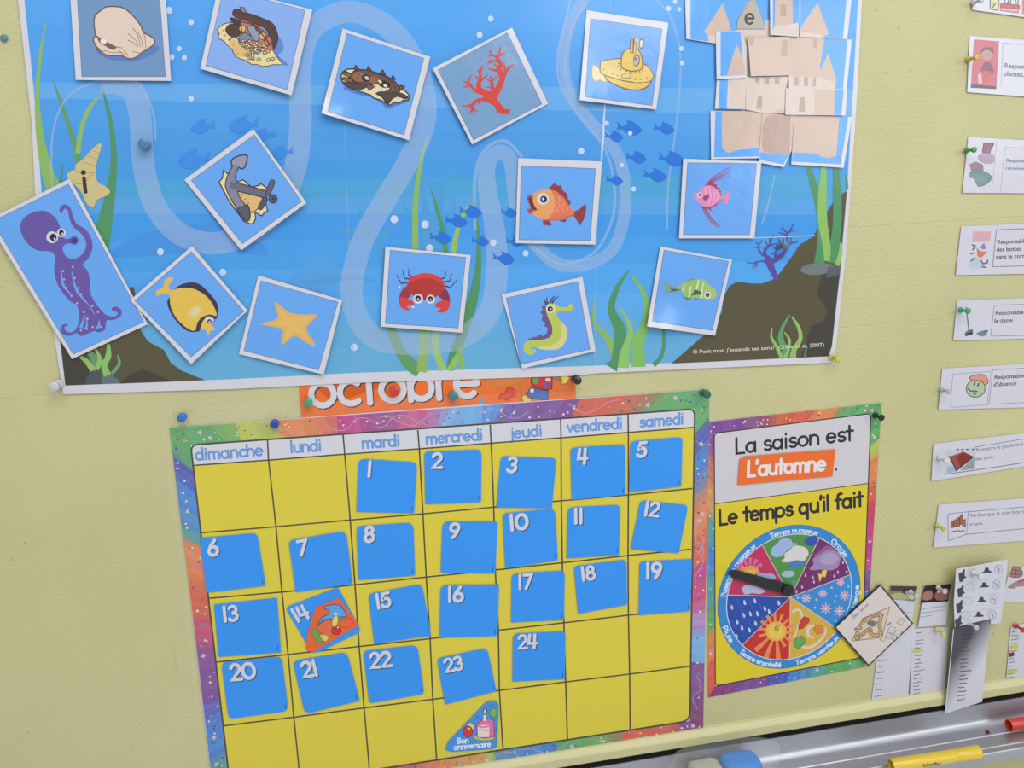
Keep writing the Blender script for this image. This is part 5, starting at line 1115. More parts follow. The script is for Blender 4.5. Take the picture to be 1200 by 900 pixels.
ptr = F([(165, 614), (252, 574), (940, 758), (1000, 790), (990, 880), (860, 892), (205, 682)], 840, 620, 12)
o = sheet('pointer', rounded(ptr, [1, 2, 2, 3, 3, 2, 2]), SD+.0052, .0022, BLK, sea); o['label'] = 'black plastic pointer of the weather wheel'
hc = W(921, 690, SD+.001)
hub = lathe('hub', [(0, .006), (.003, .0086), (.0062, .0086), (.0074, .0078), (.0078, .0034), (.0086, .003), (.0088, .0)], hc, (0, -1, 0), BLK, o)

q = F([(272, 375), (300, 358), (810, 318), (793, 470), (262, 520)], 810, 460, 4.788)
dep = tilt(q, SD+.0016, 0, .000005)
t = thing('season_card', W(920, 547, SD+.0016), 'small orange word card on the white half of the weather poster', 'word card')
sheet('card', rounded(q, .6), dep, .0004, ink((226, 104, 40), 'card'), t)
A = Art(lambda x, y: dep(x, y)+.00003, 'card'); A.fr(810, 460, 4.788)
A.text("L'automne", (318, 470), (752, 435), 84, (222, 214, 212), 17, shadow=((.3, .4), (150, 84, 64)))
A.build('lettering', t)
def scribble(A, p, w, c, h=2.0, dirn=(1, -.12)):     # a handwritten or blurred word: not legible in the photograph
    n = max(5, int(w/.8)); d = Vector(dirn).normalized(); u = Vector((d.y, -d.x)); rn = random.Random(int(p[0]*7+p[1]*13))
    pts = [(p[0]+d.x*w*i/n+u.x*h*.7*(rn.random()-.2), p[1]+d.y*w*i/n+u.y*h*.7*(rn.random()-.2)) for i in range(n+1)]
    A.line(pts, .8, c)
# ------------------------------------------------------------------ job strips on the right
GS = 'job strips pinned down the right side'
def strip(q, name_label, d0=.0016, gx=.00001, kind='lam'):
    k = 1.9                                   # the strips run on past the edge of the photograph
    q = [q[0], lerp2(q[0], q[1], k), lerp2(q[3], q[2], k), q[3]]
    dep = tilt(q, d0, 0, gx)
    t = thing('job_strip', W(sum(p[0] for p in q)/4, sum(p[1] for p in q)/4, d0), name_label, 'label strip', GS)
    sheet('strip', rounded(q, 1), dep, .0004, ink((200, 198, 208), kind), t)
    return t, Art(lambda x, y: dep(x, y)+.00003, kind), Art(lambda x, y: dep(x, y)+.00004, kind)
TB = (62, 62, 74)
S = 8.571
t, A, B = strip([(1144, -40), (1200, -32), (1200, 20), (1139.3, 11.5)], 'white job strip at the top edge with a red planter picture')
A.fr(1060, 0, S); B.fr(1060, 0, S)
A.poly([(862, -60), (950, -60), (940, 105), (860, 90)], (206, 196, 140), 0, line=(80, 74, 70), lw=8); A.line([(880, 80), (920, 30)], 10, TB); A.line([(890, 30), (900, 60)], 8, TB)
A.poly([(962, 75), (1145, 90), (1140, 128), (965, 105)], (206, 160, 160), 0, line=(150, 70, 70), lw=7); A.poly([(960, 45), (990, 30), (1155, 55), (1155, 90), (962, 76)], (186, 76, 70), 0, line=(140, 50, 50), lw=6)
for x in (1000, 1035, 1060, 1110, 1135): A.line([(x, 45), (x+12, -20)], (14, 6), (90, 80, 84))
A.poly([(1185, -60), (1400, -40), (1400, 165), (1180, 140)], (196, 104, 110))
A.build('printed_picture', t)
t, A, B = strip([(1136.4, 42), (1200, 46.8), (1200, 113), (1133.5, 108)], 'white job strip with a pink photo of a seated person, second from the top')
A.fr(1060, 0, S); B.fr(1060, 0, S)
A.poly([(697, 395), (950, 415), (922, 895), (665, 880)], (188, 92, 104)); A.ell(830, 540, 58, 66, (176, 136, 120)); A.poly([(765, 540), (775, 490), (830, 470), (890, 490), (895, 540), (850, 505), (800, 510)], (110, 84, 70), 2)
A.poly([(760, 700), (800, 620), (860, 620), (900, 700), (890, 740), (780, 730)], (120, 66, 90), 0); A.poly([(790, 710), (860, 710), (850, 830), (790, 830)], (190, 82, 82)); A.poly([(670, 845), (922, 868), (920, 895), (664, 882)], (78, 58, 68)); A.poly([(735, 760), (765, 720), (780, 830), (745, 850)], (206, 170, 186))
A.build('printed_picture', t)
B.line([(970, 870), (990, 430), (1400, 465)], 6, (150, 150, 166)); B.type('Responsable', (1000, 680), 48, TB, dirn=(200, 12), bold=.016); B.type('plantes.', (993, 760), 48, TB, dirn=(200, 12), bold=.016)
B.build('lettering', t)
t, A, B = strip([(1134.7, 160.4), (1200, 164.5), (1200, 226.5), (1127.7, 226)], 'white shiny job strip with a brown and green picture, third from the top')
A.fr(1120, 150, 11.25); B.fr(1120, 150, 11.25)
A.line([(540, 190), (480, 800)], 5, (150, 150, 170)); A.poly([(370, 195), (500, 205), (490, 240), (470, 260), (450, 330), (350, 320)], (140, 96, 104), 0, line=(96, 60, 66), lw=8); A.poly([(310, 340), (420, 330), (510, 360), (500, 460), (380, 470), (300, 420)], (168, 144, 170), 2)
A.poly([(180, 480), (260, 440), (360, 480), (370, 580), (210, 590)], (140, 120, 130), 0); A.poly([(190, 590), (370, 580), (470, 640), (430, 720), (300, 770), (240, 660), (190, 650)], (110, 142, 140), 2, line=(86, 96, 108), lw=7)
A.build('printed_picture', t)
B.line([(590, 840), (650, 250), (1200, 290)], 6, (150, 150, 170)); B.type('Responsable', (665, 450), 50, (104, 104, 128), dirn=(200, 3), bold=.02); B.type('rangement', (655, 550), 44, (112, 116, 160), dirn=(200, 3), bold=.02); scribble(B, B.T((650, 632)), 22, (122, 126, 166), 3.2, (1, .02))
B.build('lettering', t)
t, A, B = strip([(1126.5, 265.4), (1200, 262), (1200, 320.8), (1120, 322.5)], 'white job strip about boots in the corridor with a pale pink block')
A.fr(1060, 245, S); B.fr(1060, 245, S)
A.poly([(690, 225), (868, 225), (858, 325), (678, 330)], (206, 158, 166)); A.poly([(660, 500), (720, 480), (770, 500), (780, 590), (645, 590)], (176, 190, 206), 2); A.poly([(725, 390), (760, 420), (830, 430), (770, 490), (730, 470)], (206, 116, 90), 0); A.poly([(760, 380), (800, 340), (820, 400), (780, 405)], (120, 128, 160), 0)
for p in ([(680, 360), (710, 370), (685, 410)], [(665, 450), (700, 440)], [(670, 520), (700, 495)], [(770, 520), (790, 550), (830, 540), (835, 515)], [(780, 580), (820, 585)]): A.line(p, 14, (84, 96, 96))
A.build('printed_picture', t)
B.line([(1400, 565), (885, 580), (922, 208), (1400, 190)], 7, (110, 110, 130)); B.type('Responsable', (930, 350), 42, TB, dirn=(270, -10), bold=.016); B.type('des bottes', (922, 427), 42, TB, dirn=(270, -10), bold=.016); B.type('dans le corridor', (916, 500), 42, TB, dirn=(270, -10), bold=.016)
B.build('lettering', t)
t, A, B = strip([(1121.8, 352.2), (1200, 349.5), (1200, 397), (1117.2, 399)], 'white job strip about the classroom with a broom and dustpan picture')
A.fr(1060, 330, S); B.fr(1060, 330, S)
A.line([(618, 258), (632, 370), (645, 485)], 12, (96, 106, 110)); A.poly([(605, 515), (645, 482), (688, 480), (686, 525), (612, 550)], (92, 108, 116), 0); A.poly([(606, 530), (686, 500), (684, 528), (612, 550)], (52, 50, 62), 0); A.poly([(715, 520), (770, 495), (835, 488), (825, 540), (770, 552)], (98, 128, 140), 0); A.line([(800, 500), (832, 492)], 14, (64, 80, 92))
A.build('printed_picture', t)
B.line([(1400, 535), (865, 548), (902, 238), (1400, 222)], 6, (136, 124, 140)); B.type('Responsable', (910, 335), 40, TB, dirn=(270, -10), bold=.016, shear=.1); B.type('la classe', (900, 412), 40, TB, dirn=(270, -12), bold=.016, shear=.1)
B.build('lettering', t)
t, A, B = strip([(1104.3, 432), (1200, 426.7), (1200, 477.4), (1099.7, 480)], 'white job strip about absences with a green sick face in a red beret')
A.fr(1060, 415, S); B.fr(1060, 415, S)
A.line([(486, 200), (866, 175), (832, 510), (460, 535)], 5, (130, 130, 158), closed=True); A.ell(715, 345, 95, 88, (166, 186, 150), -10, line=(70, 84, 70), lw=7); A.poly([(650, 240), (690, 212), (780, 205), (825, 235), (838, 290), (800, 305), (770, 265), (690, 265)], (214, 140, 118), 3, line=(120, 80, 70), lw=6); A.ell(770, 208, 26, 10, (120, 126, 110))
A.line([(708, 282), (698, 306)], 14, TB); A.line([(745, 295), (735, 320)], 14, TB); A.line([(638, 345), (670, 372), (700, 368), (728, 375)], 11, (60, 56, 50), smooth=3); A.ell(704, 395, 13, 15, (150, 160, 120), line=(84, 90, 74), lw=5)
A.build('printed_picture', t)
B.line([(1400, 475), (850, 505), (885, 158), (1400, 130)], 6, (130, 130, 158)); B.type('Responsable', (900, 252), 42, TB, dirn=(270, -16), bold=.016, shear=.1); B.type("d'absence", (892, 325), 42, TB, dirn=(270, -16), bold=.016, shear=.1); scribble(B, B.T((470, 505)), 15, (176, 146, 186), 2.6, (1, -.06)); scribble(B, B.T((620, 496)), 25, (160, 150, 190), 2.6, (1, -.06))
B.build('lettering', t)
t, A, B = strip([(1093.8, 520.4), (1200, 507.6), (1200, 546.7), (1091.5, 563.8)], 'white job strip about the portfolio with a dark red folder picture', kind='paper')
A.fr(1060, 500, S); B.fr(1060, 500, S)
A.poly([(412, 240), (700, 215), (690, 425), (400, 470)], (186, 188, 198)); A.poly([(455, 300), (590, 250), (690, 300), (520, 440)], (150, 78, 74), 0); A.poly([(520, 300), (600, 255), (685, 298), (560, 400)], (130, 50, 50), 0); A.line([(452, 298), (520, 440), (690, 302)], 12, (56, 46, 52)); A.poly([(690, 310), (690, 425), (560, 440)], (140, 146, 146)); A.poly([(425, 470), (430, 400), (490, 400), (520, 450)], (150, 168, 190))
for x in (535, 580, 630, 690): A.ell(x, 228, 12, 7, (70, 66, 76))
A.build('printed_picture', t)
B.line([(400, 480), (690, 440), (1400, 330)], 8, (110, 110, 126)); B.line([(690, 425), (712, 205), (1400, 90)], 6, (110, 110, 126)); B.type('Remettre le portfolio à', (722, 252), 36, (92, 92, 108), dirn=(480, -66), width=478); B.type('des amis.', (712, 342), 34, (92, 92, 108), dirn=(180, -26), width=186)
B.build('lettering', t)
t, A, B = strip([(1100, 591.6), (1200, 584), (1200, 633.6), (1093.8, 641.8)], 'white job strip about the tidy block corner with a brown blocks picture', kind='paper')
A.fr(1060, 570, S); B.fr(1060, 570, S)
for x, y, h_ in ((480, 380, 60), (510, 370, 70), (540, 365, 85), (570, 350, 100), (600, 370, 70)): A.poly([(x-14, y+35), (x+14, y+32), (x+10, y-h_+30), (x-12, y-h_+38)], (156, 104, 84), 0, line=(110, 64, 54), lw=5)
A.line([(465, 465), (495, 450), (530, 455)], 9, TB); A.line([(535, 440), (560, 455), (600, 440)], 9, TB)
A.build('printed_picture', t)
B.line([(1400, 405), (620, 482), (440, 545), (435, 290), (450, 275), (640, 255), (1400, 190)], 7, (126, 126, 142)); B.line([(640, 255), (622, 482)], 6, (126, 126, 142)); B.type('Vérifier que le coin bloc soit', (655, 310), 36, (92, 92, 108), dirn=(540, -42), width=610); B.type('propre.', (646, 395), 32, (92, 92, 108), dirn=(180, -14), width=145)
B.build('lettering', t)

# ------------------------------------------------------------------ papers at the lower right
def paper(name, q, label, cat, d0, gx=0, gy=0, r=.5, col=(200, 199, 208), group=None, th=.0003):
    dep = tilt(q, d0, gx, gy)
    t = thing(name, W(sum(p[0] for p in q)/len(q), sum(p[1] for p in q)/len(q), d0), label, cat, group)
    sheet('paper', rounded(q, r), dep, th, ink(col, 'paper') if not isinstance(col, bpy.types.Material) else col, t)
    return t, Art(lambda x, y: dep(x, y)+.00003, 'paper')
NAMES = [.5, .65, .75, .7, .45, .72, .6, .5, .62, .5, .95, .55, .72, .68, .5, .66, .6, .62, .64]
INK = (112, 112, 126)
LG_ = 'name lists pinned under the photos'
t, A = paper('name_list', [(1033, 726), (1071.5, 731), (1064, 818), (1020.6, 827.3)], 'white name list below the diamond card, leftmost list', 'list', .0012, group=LG_)
for i in range(12): scribble(A, (1033-.105*(i*7.2)+.0, 740.5+i*6.9), 12*NAMES[i+5], INK)
A.line([(1024, 823), (1062, 814)], .5, (150, 150, 180)); A.build('handwriting', t)
t, A = paper('name_list', [(1069.6, 737), (1111.6, 734.6), (1107.4, 810.8), (1066, 821)], 'white name list under the second photo card, yellow pin at its top', 'list', .0018, gy=.00002, group=LG_)
for i in range(17): scribble(A, (1073-.04*(i*4.4), 742.5+i*4.45), 13*NAMES[i], INK)
A.build('handwriting', t)
A2 = Art(lambda x, y: .0021, 'paper'); A2.poly([(1070.5, 760.5), (1081, 759.5), (1080.5, 763.8), (1070, 765)], (206, 204, 84), alpha=.8); A2.build('highlighter_mark', t)
# grey toned list: a copy with a dark toner band
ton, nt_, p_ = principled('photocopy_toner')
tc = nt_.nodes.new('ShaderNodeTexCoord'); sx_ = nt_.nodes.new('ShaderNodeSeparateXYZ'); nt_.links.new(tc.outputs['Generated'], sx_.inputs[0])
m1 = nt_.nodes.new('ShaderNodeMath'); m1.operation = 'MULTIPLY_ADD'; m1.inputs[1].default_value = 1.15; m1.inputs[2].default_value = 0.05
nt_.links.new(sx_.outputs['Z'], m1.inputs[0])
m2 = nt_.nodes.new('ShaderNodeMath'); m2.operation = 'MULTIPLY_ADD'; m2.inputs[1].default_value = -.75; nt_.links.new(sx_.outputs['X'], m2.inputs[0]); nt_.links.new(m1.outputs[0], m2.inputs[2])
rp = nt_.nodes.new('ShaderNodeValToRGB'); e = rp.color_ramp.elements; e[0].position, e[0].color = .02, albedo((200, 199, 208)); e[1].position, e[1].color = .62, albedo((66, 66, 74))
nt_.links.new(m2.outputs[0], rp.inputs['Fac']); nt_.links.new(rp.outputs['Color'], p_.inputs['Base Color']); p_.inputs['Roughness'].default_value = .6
t, A = paper('name_list', [(1117.4, 736.5), (1160.8, 725.4), (1151, 822.4), (1107.4, 836.6)], 'grey toned name list hanging over the black gap strip above the tray', 'list', .0130, gy=.00002, col=ton, group=LG_)
for i in range(18): scribble(A, (1129.5-.1*(i*4.6), 740+i*4.75), 14*NAMES[i], (62, 62, 72))
A.line([(1117.6, 737), (1107.6, 836)], .9, (206, 206, 212)); A.build('handwriting', t)
t, A = paper('name_list', [(1184.5, 735.5), (1192, 732), (1225, 728), (1225, 812), (1200, 811.5), (1178, 809.5)], 'white name list with yellow highlighting at the right edge, red pin at its top', 'list', .0014, group=LG_)
for i in range(16): scribble(A, (1186-.11*(i*4.5), 741+i*4.5), 12*NAMES[i], INK)
A.build('handwriting', t)
A2 = Art(lambda x, y: .0017, 'paper')
A2.poly([(1185, 756), (1194, 755), (1193.5, 759.5), (1184, 760.5)], (206, 204, 84), alpha=.8); A2.build('highlighter_mark', t)
A2 = Art(lambda x, y: .0017, 'paper'); A2.poly([(1181.5, 785.5), (1192.5, 784), (1192, 788.5), (1181, 790)], (206, 204, 84), alpha=.8, up=False); A2.build('highlighter_mark', t)
A2 = Art(lambda x, y: .0018, 'paper'); A2.poly([(1183, 765), (1188.5, 764), (1188, 769), (1182.5, 770)], (150, 40, 50)); A2.build('printed_mark', t)
# photo cards
def photo_card(q, label, d0, body):
    t, A = paper('photo_card', q, label, 'photo card', d0, group='photo cards above the name lists')
    body(A); A.build('printed_photo', t); return t
def ph1(A):
    A.poly([(1044, 686.3), (1075.3, 687), (1071.7, 704.7), (1041, 702)], (128, 124, 96)); A.poly([(1044, 686.3), (1075.3, 687), (1074, 693), (1043, 692)], (74, 64, 56), up=True); A.poly([(1058, 690), (1070, 689), (1068, 700), (1057, 697)], (60, 52, 48)); A.poly([(1046, 696), (1058, 695), (1070, 702), (1044, 702)], (172, 170, 120), 2)
    A.poly([(1061, 694), (1066, 692), (1072, 699), (1068, 703)], (196, 192, 190), 2); A.line([(1052, 717), (1068, 717.6)], .6, (150, 150, 165))
photo_card([(1044, 686), (1075.5, 686.7), (1067, 738), (1034, 732)], 'photo card half hidden behind the diamond game card', .0016, ph1)
def ph2(A):
    A.poly([(1083.8, 686.3), (1114.7, 684), (1111.4, 704.6), (1079.3, 706.8)], (46, 38, 40)); A.poly([(1083, 694), (1092, 692), (1092, 702), (1081.5, 703)], (164, 112, 104), 2); A.poly([(1096, 695), (1104, 690), (1112, 690), (1110.5, 702.5), (1097, 703)], (142, 96, 92), 2)
    A.ell(1101, 690, 2.2, 2.6, (206, 196, 206)); A.ell(1107, 692.5, 2.6, 2.2, (206, 180, 160)); A.ell(1099.5, 693.5, 1.6, 1.4, (200, 190, 200))
    for i, w in enumerate((28, 26, 13)): scribble(A, (1079.5-.4*i, 714+i*4.6), w, (150, 150, 160), 1.2)
photo_card([(1083.6, 686), (1115, 683.6), (1108.6, 732.6), (1076, 735)], 'photo card with dark photo of two pinkish shapes between diamond card and boot sheet', .0024, ph2)
# boots sheet
t, A = paper('boot_sheet', [(1120.6, 666.7), (1181, 655.6), (1178, 690), (1172.8, 730), (1161.5, 731.5), (1161, 725), (1140, 730), (1119, 735.2), (1117.8, 706.7)], 'white sheet with rows of black boots and hats above the grey list', 'sheet', .0150, gx=-.00004)
A.fr(1090, 640, 9); SH_ = (70, 70, 80)
for i in range(4):
    dy = i*162; dx = -i*13
    x, y = 334+dx, 250+dy
    A.poly([(x-35, y+40), (x+10, y+20), (x+15, y-5), (x+35, y-5), (x+30, y+60), (x+50, y+80), (x+20, y+95), (x+15, y+125), (x-25, y+130), (x-30, y+90)], SH_, 0)
    x, y = 595-28*i, 255+155*i
    A.poly([(x-60, y+25), (x-25, y+10), (x-15, y-28), (x+20, y-28), (x+28, y+2), (x+55, y+10), (x+50, y+24), (x, y+26)], SH_, 0)
    A.ell(440-22*i, 280+150*i, 48, 42, (196, 195, 204), 0, line=(164, 164, 178), lw=4); A.ell(720-22*i, 245+160*i, 42, 46, (196, 195, 206), 0, line=(140, 140, 168), lw=4); A.line([(700-22*i, 230+160*i), (730-22*i, 245+160*i), (725-22*i, 270+160*i)], 8, (110, 110, 130))
    if i: A.line([(270, 395+160*(i-1)), (790-20*i, 330+160*(i-1))], 3, (170, 170, 186))
A.build('printed_boots', t)
# brick picture card at the right edge
t, A = paper('picture_card', [(1184, 665), (1240, 660), (1235, 704), (1200, 706), (1173.4, 706)], 'picture card of reddish brown bricks at the right edge beside the boot sheet', 'picture card', .0010)
A.fr(1090, 640, 9)
A.poly([(845, 320), (870, 225), (950, 230), (975, 300), (930, 330)], (160, 120, 114), 2, line=(120, 80, 76), lw=6); A.poly([(815, 435), (870, 390), (990, 340), (1150, 320), (1150, 400), (900, 430)], (166, 128, 122), 2)
for p in ([(860, 250), (940, 260)], [(850, 290), (960, 300)], [(900, 230), (905, 320)], [(840, 440), (900, 440)], [(930, 380), (990, 360)]): A.line(p, 9, (120, 80, 78))
A.build('printed_bricks', t)
A = Art(.00105, 'paper'); A.fr(1090, 640, 9)
for i in range(2): scribble(A, (1175.5, 696+i*5.2), 40, (140, 144, 190), 1.6, (1, -.06))
A.build('lettering', t)
# diamond game card
q = [(1031.8, 684.7), (1070.3, 730.7), (1017.8, 780.9), (977.6, 735.4)]
dep = tilt(q, .0052, .00001, .00002)
t = thing('game_card', W(1024, 733, .005), 'white diamond shaped board game card with black edge overlapping the weather poster', 'card')
sheet('card', q, dep, .0012, ink((40, 36, 38), 'card'), t)
A = Art(lambda x, y: dep(x, y)+.00003, 'card')
cxy = (1024.4, 732.9)
A.poly([lerp2(cxy, p, .955) for p in q], (206, 196, 190)); A.fr(970, 680, 8.575)
A.build('printed_face', t)
A = Art(lambda x, y: dep(x, y)+.00005, 'card'); A.fr(970, 680, 8.575)
bd = [(350, 385), (622, 270), (545, 572), (242, 612)]
A.poly(bd, (208, 188, 172), 0, line=(120, 90, 90), lw=6)
path = [(540, 350), (520, 430), (525, 540), (440, 545), (420, 490), (330, 560), (290, 575), (350, 430), (430, 370), (500, 350)]
sp = cr(path, 3, True); rn = random.Random(9)
for i, (x, y) in enumerate(sp): A.ell(x, y, 21, 19, rn.choice([(196, 164, 92), (176, 150, 110), (200, 176, 120), (190, 150, 130)]), n=10, line=(120, 92, 74), lw=4)
for x, y in ((420, 430), (450, 450), (435, 420), (470, 430)): A.ell(x, y, 22, 16, (120, 124, 120), line=(84, 84, 84), lw=4)
for x, y, r in ((640, 500, 44), (610, 560, 36), (735, 415, 40), (700, 540, 44), (670, 575, 30), (555, 590, 30)):
    A.poly([(x-r, y+r*.4), (x-r*.2, y-r*.8), (x+r, y-r*.5), (x+r*.3, y+r*.8)], (208, 198, 192), 0, line=(140, 136, 134), lw=4)
    A.line([(x-r*.5, y+r*.2), (x+r*.5, y-r*.3)], 4, (150, 146, 144))
A.build('printed_game_board', t)
A = Art(lambda x, y: dep(x, y)+.00005, 'card'); A.fr(970, 680, 8.575)
A.type('des jeux', (258, 392), 38, (110, 94, 88), dirn=(165, -150), width=215); scribble(A, A.T((335, 645)), 4, (96, 84, 80), 3, (1, .1)); scribble(A, A.T((380, 640)), 4, (96, 84, 80), 3, (1, .1))
A.poly([(265, 490), (290, 470), (295, 490), (270, 505)], (110, 90, 84)); A.poly([(590, 450), (635, 418), (640, 428), (600, 462)], (126, 110, 104))
A.build('lettering', t)

# ------------------------------------------------------------------ push pins
def pin(px, py, col, label, size=1.0, d0=.002, ln=.0165, tiltv=(0, 0), clear=False):
    o = W(px, py, d0)
    ax = Vector((tiltv[0], -1, tiltv[1])).normalized()
    mt = PINM.get(col)
    if not mt:
        mt, nt, p = principled('pin_plastic_%02x%02x%02x' % col)
        p.inputs['Base Color'].default_value = albedo(col); p.inputs['Roughness'].default_value = .22
        p.inputs['Transmission Weight'].default_value = .25 if clear else .08; p.inputs['IOR'].default_value = 1.45
        PINM[col] = mt
    t = thing('push_pin', o, label, 'push pin', 'push pins on the board')
    k = size; L = ln
    lathe('grip', [(.0006, .0030*k), (.0009, .0042*k), (.0022, .0043*k), (.0032, .0032*k), (.0045, .0023*k), (L*.55, .0021*k), (L*.72, .0026*k), (L*.80, .0040*k), (L*.86, .0045*k), (L*.95, .0044*k), (L, .0036*k), (L+.0003, 0)], o, ax, mt, t, 20)
    lathe('needle', [(-.0015-d0, .0002), (-.0005, .0006), (.0010, .0006)], o, ax, STEEL, t, 8)
    return t
PINM = {}
STEEL, nt_, p_ = principled('steel'); p_.inputs['Metallic'].default_value = 1; p_.inputs['Roughness'].default_value = .3; p_.inputs['Base Color'].default_value = (.6, .6, .62, 1)
def base(px, py, h=.0165):                     # where a pin is stuck whose head shows at px, py
    return PX(W(px, py, h)+Vector((0, h, 0)))
SMOKE = (60, 122, 150)
for hx, hy, col, lab, sz, d0, cl in (
    (168.5, 169, (66, 124, 158), 'teal push pin on the left half of the sea poster', 1.35, .0035, False),
    (212.5, 490, (44, 112, 200), 'light blue push pin above the top left corner of the calendar', 1.1, .0022, False),
    (321.5, 497.5, (40, 66, 176), 'dark blue push pin in the calendar border above lundi', 1.1, .0028, False),
    (361, 472.5, (70, 156, 108), 'green push pin at the left end of the month strip', 1.1, .0015, False),
    (462, 458.5, (204, 60, 48), 'red push pin inside a letter of the month strip', 1.25, .0015, False),
    (532, 464.5, (70, 124, 140), 'smoky teal push pin before the last letter of the month strip', 1.2, .0015, False),
    (677, 446, (40, 38, 38), 'black push pin at the right end of the month strip', 1.1, .0012, False),
    (829, 462.5, (44, 104, 88), 'dark green push pin at the top right corner of the calendar', 1.05, .0025, False),
    (1033, 489.5, (30, 38, 36), 'black push pin at the top right corner of the weather poster', .95, .002, False),
    (921, 287.5, (84, 116, 128), 'grey teal push pin on the purple coral of the poster', 1.1, .0035, False),
    (982, 420.5, (204, 196, 84), 'yellow push pin at the bottom right corner of the sea poster', 1.0, .003, False),
    (63.5, 453, (214, 212, 216), 'clear push pin at the bottom left corner of the sea poster', 1.2, .003, True),
    (1144.5, 67, (214, 176, 66), 'yellow push pin on the strip with the pink photo', .85, .0022, False),
    (1141.5, 175.5, (64, 150, 84), 'green push pin on the third job strip, with the brown and green picture', .8, .0022, False),
    (1134.5, 364.5, (70, 158, 110), 'green push pin on the strip with the broom', .85, .0022, False),
    (1112, 459, (196, 194, 190), 'clear push pin on the strip with the sick face', .8, .0022, True),
    (1109, 540, (216, 212, 210), 'white push pin on the strip with the red folder', .9, .0022, False),
    (1106, 620, (206, 190, 76), 'yellow push pin on the strip with the brown blocks', .8, .0022, False),
    (1149, 676, (212, 212, 210), 'white push pin in the boot and hat sheet', .9, .0155, False),
    (1144, 735.5, (206, 206, 210), 'clear push pin at the top of the grey toned list', .85, .0135, True),
    (1074, 698.5, (210, 208, 206), 'clear push pin on the half hidden photo card', .85, .0022, True),
    (1107, 693, (212, 204, 200), 'clear push pin on the photo card with two pinkish shapes', .85, .003, True),
    (1105.5, 743, (210, 196, 96), 'yellow push pin at the top of the second name list', .85, .0028, False),
    (1199, 738.5, (196, 48, 46), 'red push pin at the top of the rightmost name list', .85, .002, False),
    (1150, 0, (206, 206, 212), 'clear push pin on the strip with the red planter', .7, .0022, True)):
    L = .0105 if hx < 540 and hy < 500 and not cl else .0165
    bx, by = PX(W(hx, hy, d0+L*.9)+Vector((0, L*.9, 0)))
    pin(bx, by, col, lab, sz, d0, L, clear=cl)
# a broken pin tip left in the wall
o = W(5, 45, .0005)
t = thing('plastic_chip', o, 'tiny teal chip stuck on the wall left of the sea poster', 'plastic chip')
lathe('chip', [(0, .0035), (.001, .004), (.002, .0025), (.0024, 0)], o, (0, -1, .1), ink((70, 124, 134), 'plastic'), t, 6, False)

# ------------------------------------------------------------------ things in the tray
def marker(p0, p1, r, col, label, name='marker', cap_first=True, capl=.27):
    a, b = Vector(p0), Vector(p1); ax = (b-a).normalized(); L = (b-a).length
    mt = ink(col, 'plastic')
    t = thing(name, a, label, 'marker', 'markers in the tray')
    bl = L*(1-capl)
    lathe('body', [(.007, r*.70), (.0, r*.80), (.0, r*.93), (.0012, r), (bl*.97, r*.97), (bl, r*.90), (bl+.002, r*.86)], a, ax, mt, t, 28)
    lathe('cap', [(bl-.0, r*.88), (bl+.0015, r*.97), (L*.97, r*1.03), (L-.0006, r*1.03), (L, r*.98)], a, ax, mt, t, 28)
    lathe('hollow_shade', [(.0055, r*.05), (.0055, r*.60), (.0062, r*.70)], a, ax, ink(tuple(int(c*.72) for c in col), 'plastic'), t, 24)  # darkened barrel colour paints the shade inside the hollow end
    return t, a, ax, L
rm = .0088
yA = (y1+y2)/2-.006
pa = H(1044, 897, zC+rm+.0012); pb = H(1147, 881, zC+rm+.0012)
ym = (pa.y+pb.y)/2
t, a, ax, L = marker(pa, pb, rm, (222, 190, 52), 'yellow marker lying in the metal tray')
# worn printing on the barrel, not legible
A = None
vs, fs = [], []
e = Vector((0, -1, 0)); e = (e-ax*e.dot(ax)).normalized(); f = ax.cross(e)
if f.z < 0: f = -f
rn = random.Random(2)
for k in range(12):
    s0 = L*.32+k*.0022; ang = math.radians(-10+rn.uniform(-9, 9)); w = math.radians(rn.uniform(6, 14))
    b = len(vs)
    for s_ in (s0, s0+.0015):
        for an in (ang-w, ang, ang+w):
            vs.append(a+ax*s_+(e*math.cos(an)+f*math.sin(an))*(rm*1.004+.00012))
    fs += [(b, b+3, b+4, b+1), (b+1, b+4, b+5, b+2)]
link_mesh('printed_mark', vs, fs, [ink((70, 60, 40), 'plastic')], None, t)
pa = H(1182, 850, zC+rm+.0012); pb = pa+(H(1147, 881, zC+rm+.0012)-H(1044, 897, zC+rm+.0012)).normalized()*.125
marker(pa, pb, rm, (206, 58, 46), 'red marker in the tray at the right edge of the photo')
o = H(1157, 857, zC+.002)
crumb = lathe('eraser_crumb', [(0, .001), (.0008, .0026), (.002, .0030), (.0032, .0018), (.0036, 0)], o+Vector((0, 0, -.002)), (0.2, 0, 1), ink((120, 44, 52), 'matt'), None, 7, False)
tag(crumb, 'tiny dark red crumb in the tray below the red marker', 'crumb')
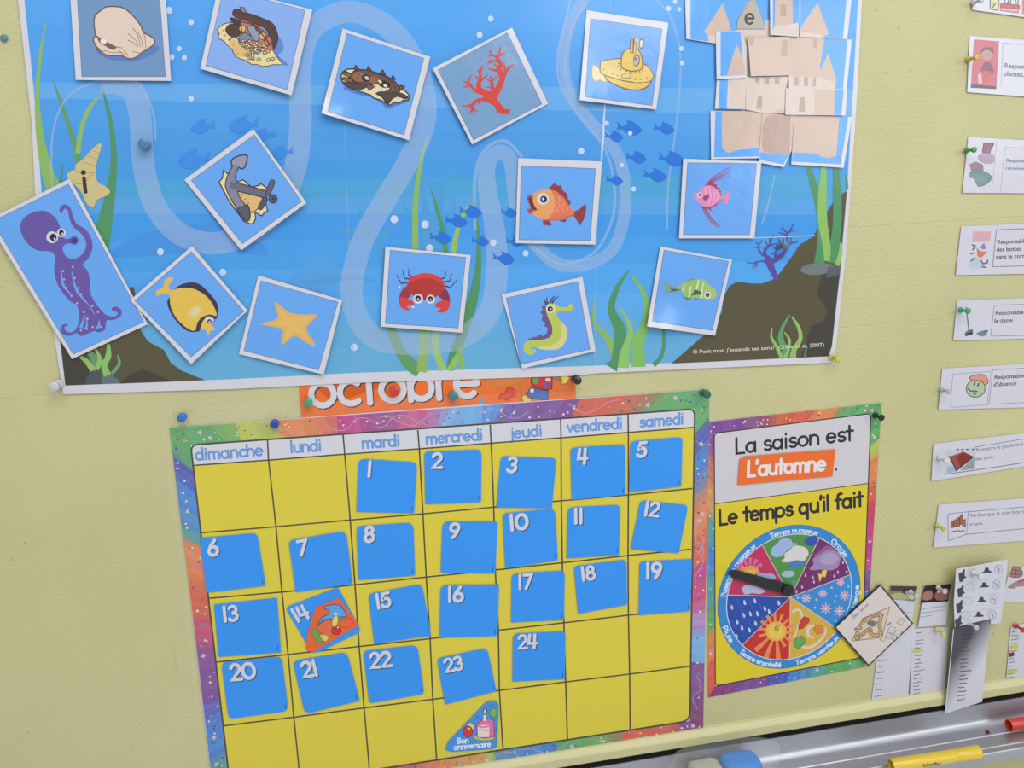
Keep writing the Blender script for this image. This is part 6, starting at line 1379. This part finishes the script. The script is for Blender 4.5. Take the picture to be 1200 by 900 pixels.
# clear bag holding a blue and a pale sponge
def blob(name, c, rx, ry, rz, mat, parent=None, amp=.1, seed=1, sub=4, p=2.6):
    bm = bmesh.new(); bmesh.ops.create_icosphere(bm, subdivisions=sub, radius=1)
    rn = random.Random(seed); ph = [rn.uniform(0, 6) for _ in range(6)]
    for v in bm.verts:
        d = v.co.normalized()
        k = (abs(d.x)**p+abs(d.y)**p+abs(d.z)**p)**(-1/p)
        k *= 1+amp*(math.sin(5*d.x+ph[0]+3*d.z)*.5+math.sin(9*d.z+ph[1]+4*d.x)*.35+math.sin(13*d.y+8*d.x+ph[2])*.25)
        v.co = Vector((d.x*rx, d.y*ry, d.z*rz))*k+Vector(c)
    me_v = [v.co.copy() for v in bm.verts]; me_f = [tuple(v.index for v in f.verts) for f in bm.faces]; bm.free()
    return link_mesh(name, me_v, me_f, [mat], None, parent, True)
yb = yl*.5
cb = H(872, 905, zC+.02); cb.y = yb
bagm, nt_, p_ = principled('clear_bag_plastic')
p_.inputs['Base Color'].default_value = (.95, .96, .97, 1); p_.inputs['Alpha'].default_value = .08; p_.inputs['Roughness'].default_value = .06
nb_ = nt_.nodes.new('ShaderNodeTexNoise'); nb_.inputs['Scale'].default_value = 70; nb_.inputs['Detail'].default_value = 3; nb_.inputs['Distortion'].default_value = 1.5
bb_ = nt_.nodes.new('ShaderNodeBump'); bb_.inputs['Strength'].default_value = .5; bb_.inputs['Distance'].default_value = .004
nt_.links.new(nb_.outputs['Fac'], bb_.inputs['Height']); nt_.links.new(bb_.outputs['Normal'], p_.inputs['Normal'])
sp1 = blob('blue_sponge', (cb.x, yb-.002, zC+.0185), .026, .018, .0165, ink((44, 128, 212), 'matt'), None, .03, 3, 4, 5)
tag(sp1, 'bright blue sponge inside the clear bag in the tray', 'sponge')
cp = H(836, 905, zC+.016); 
sp2 = blob('pale_sponge', (cp.x-.012, yb-.002, zC+.0175), .022, .018, .0155, ink((176, 176, 156), 'matt'), None, .03, 5, 4, 4)
tag(sp2, 'pale grey sponge inside the clear bag left of the blue one', 'sponge')
bag = blob('plastic_bag', ((cb.x+cp.x)/2-.004, yb-.001, zC+.0295), .078, .0245, .0280, bagm, None, .07, 8, 5, 2.6)
tag(bag, 'crumpled clear plastic bag in the tray at the bottom edge', 'plastic bag')
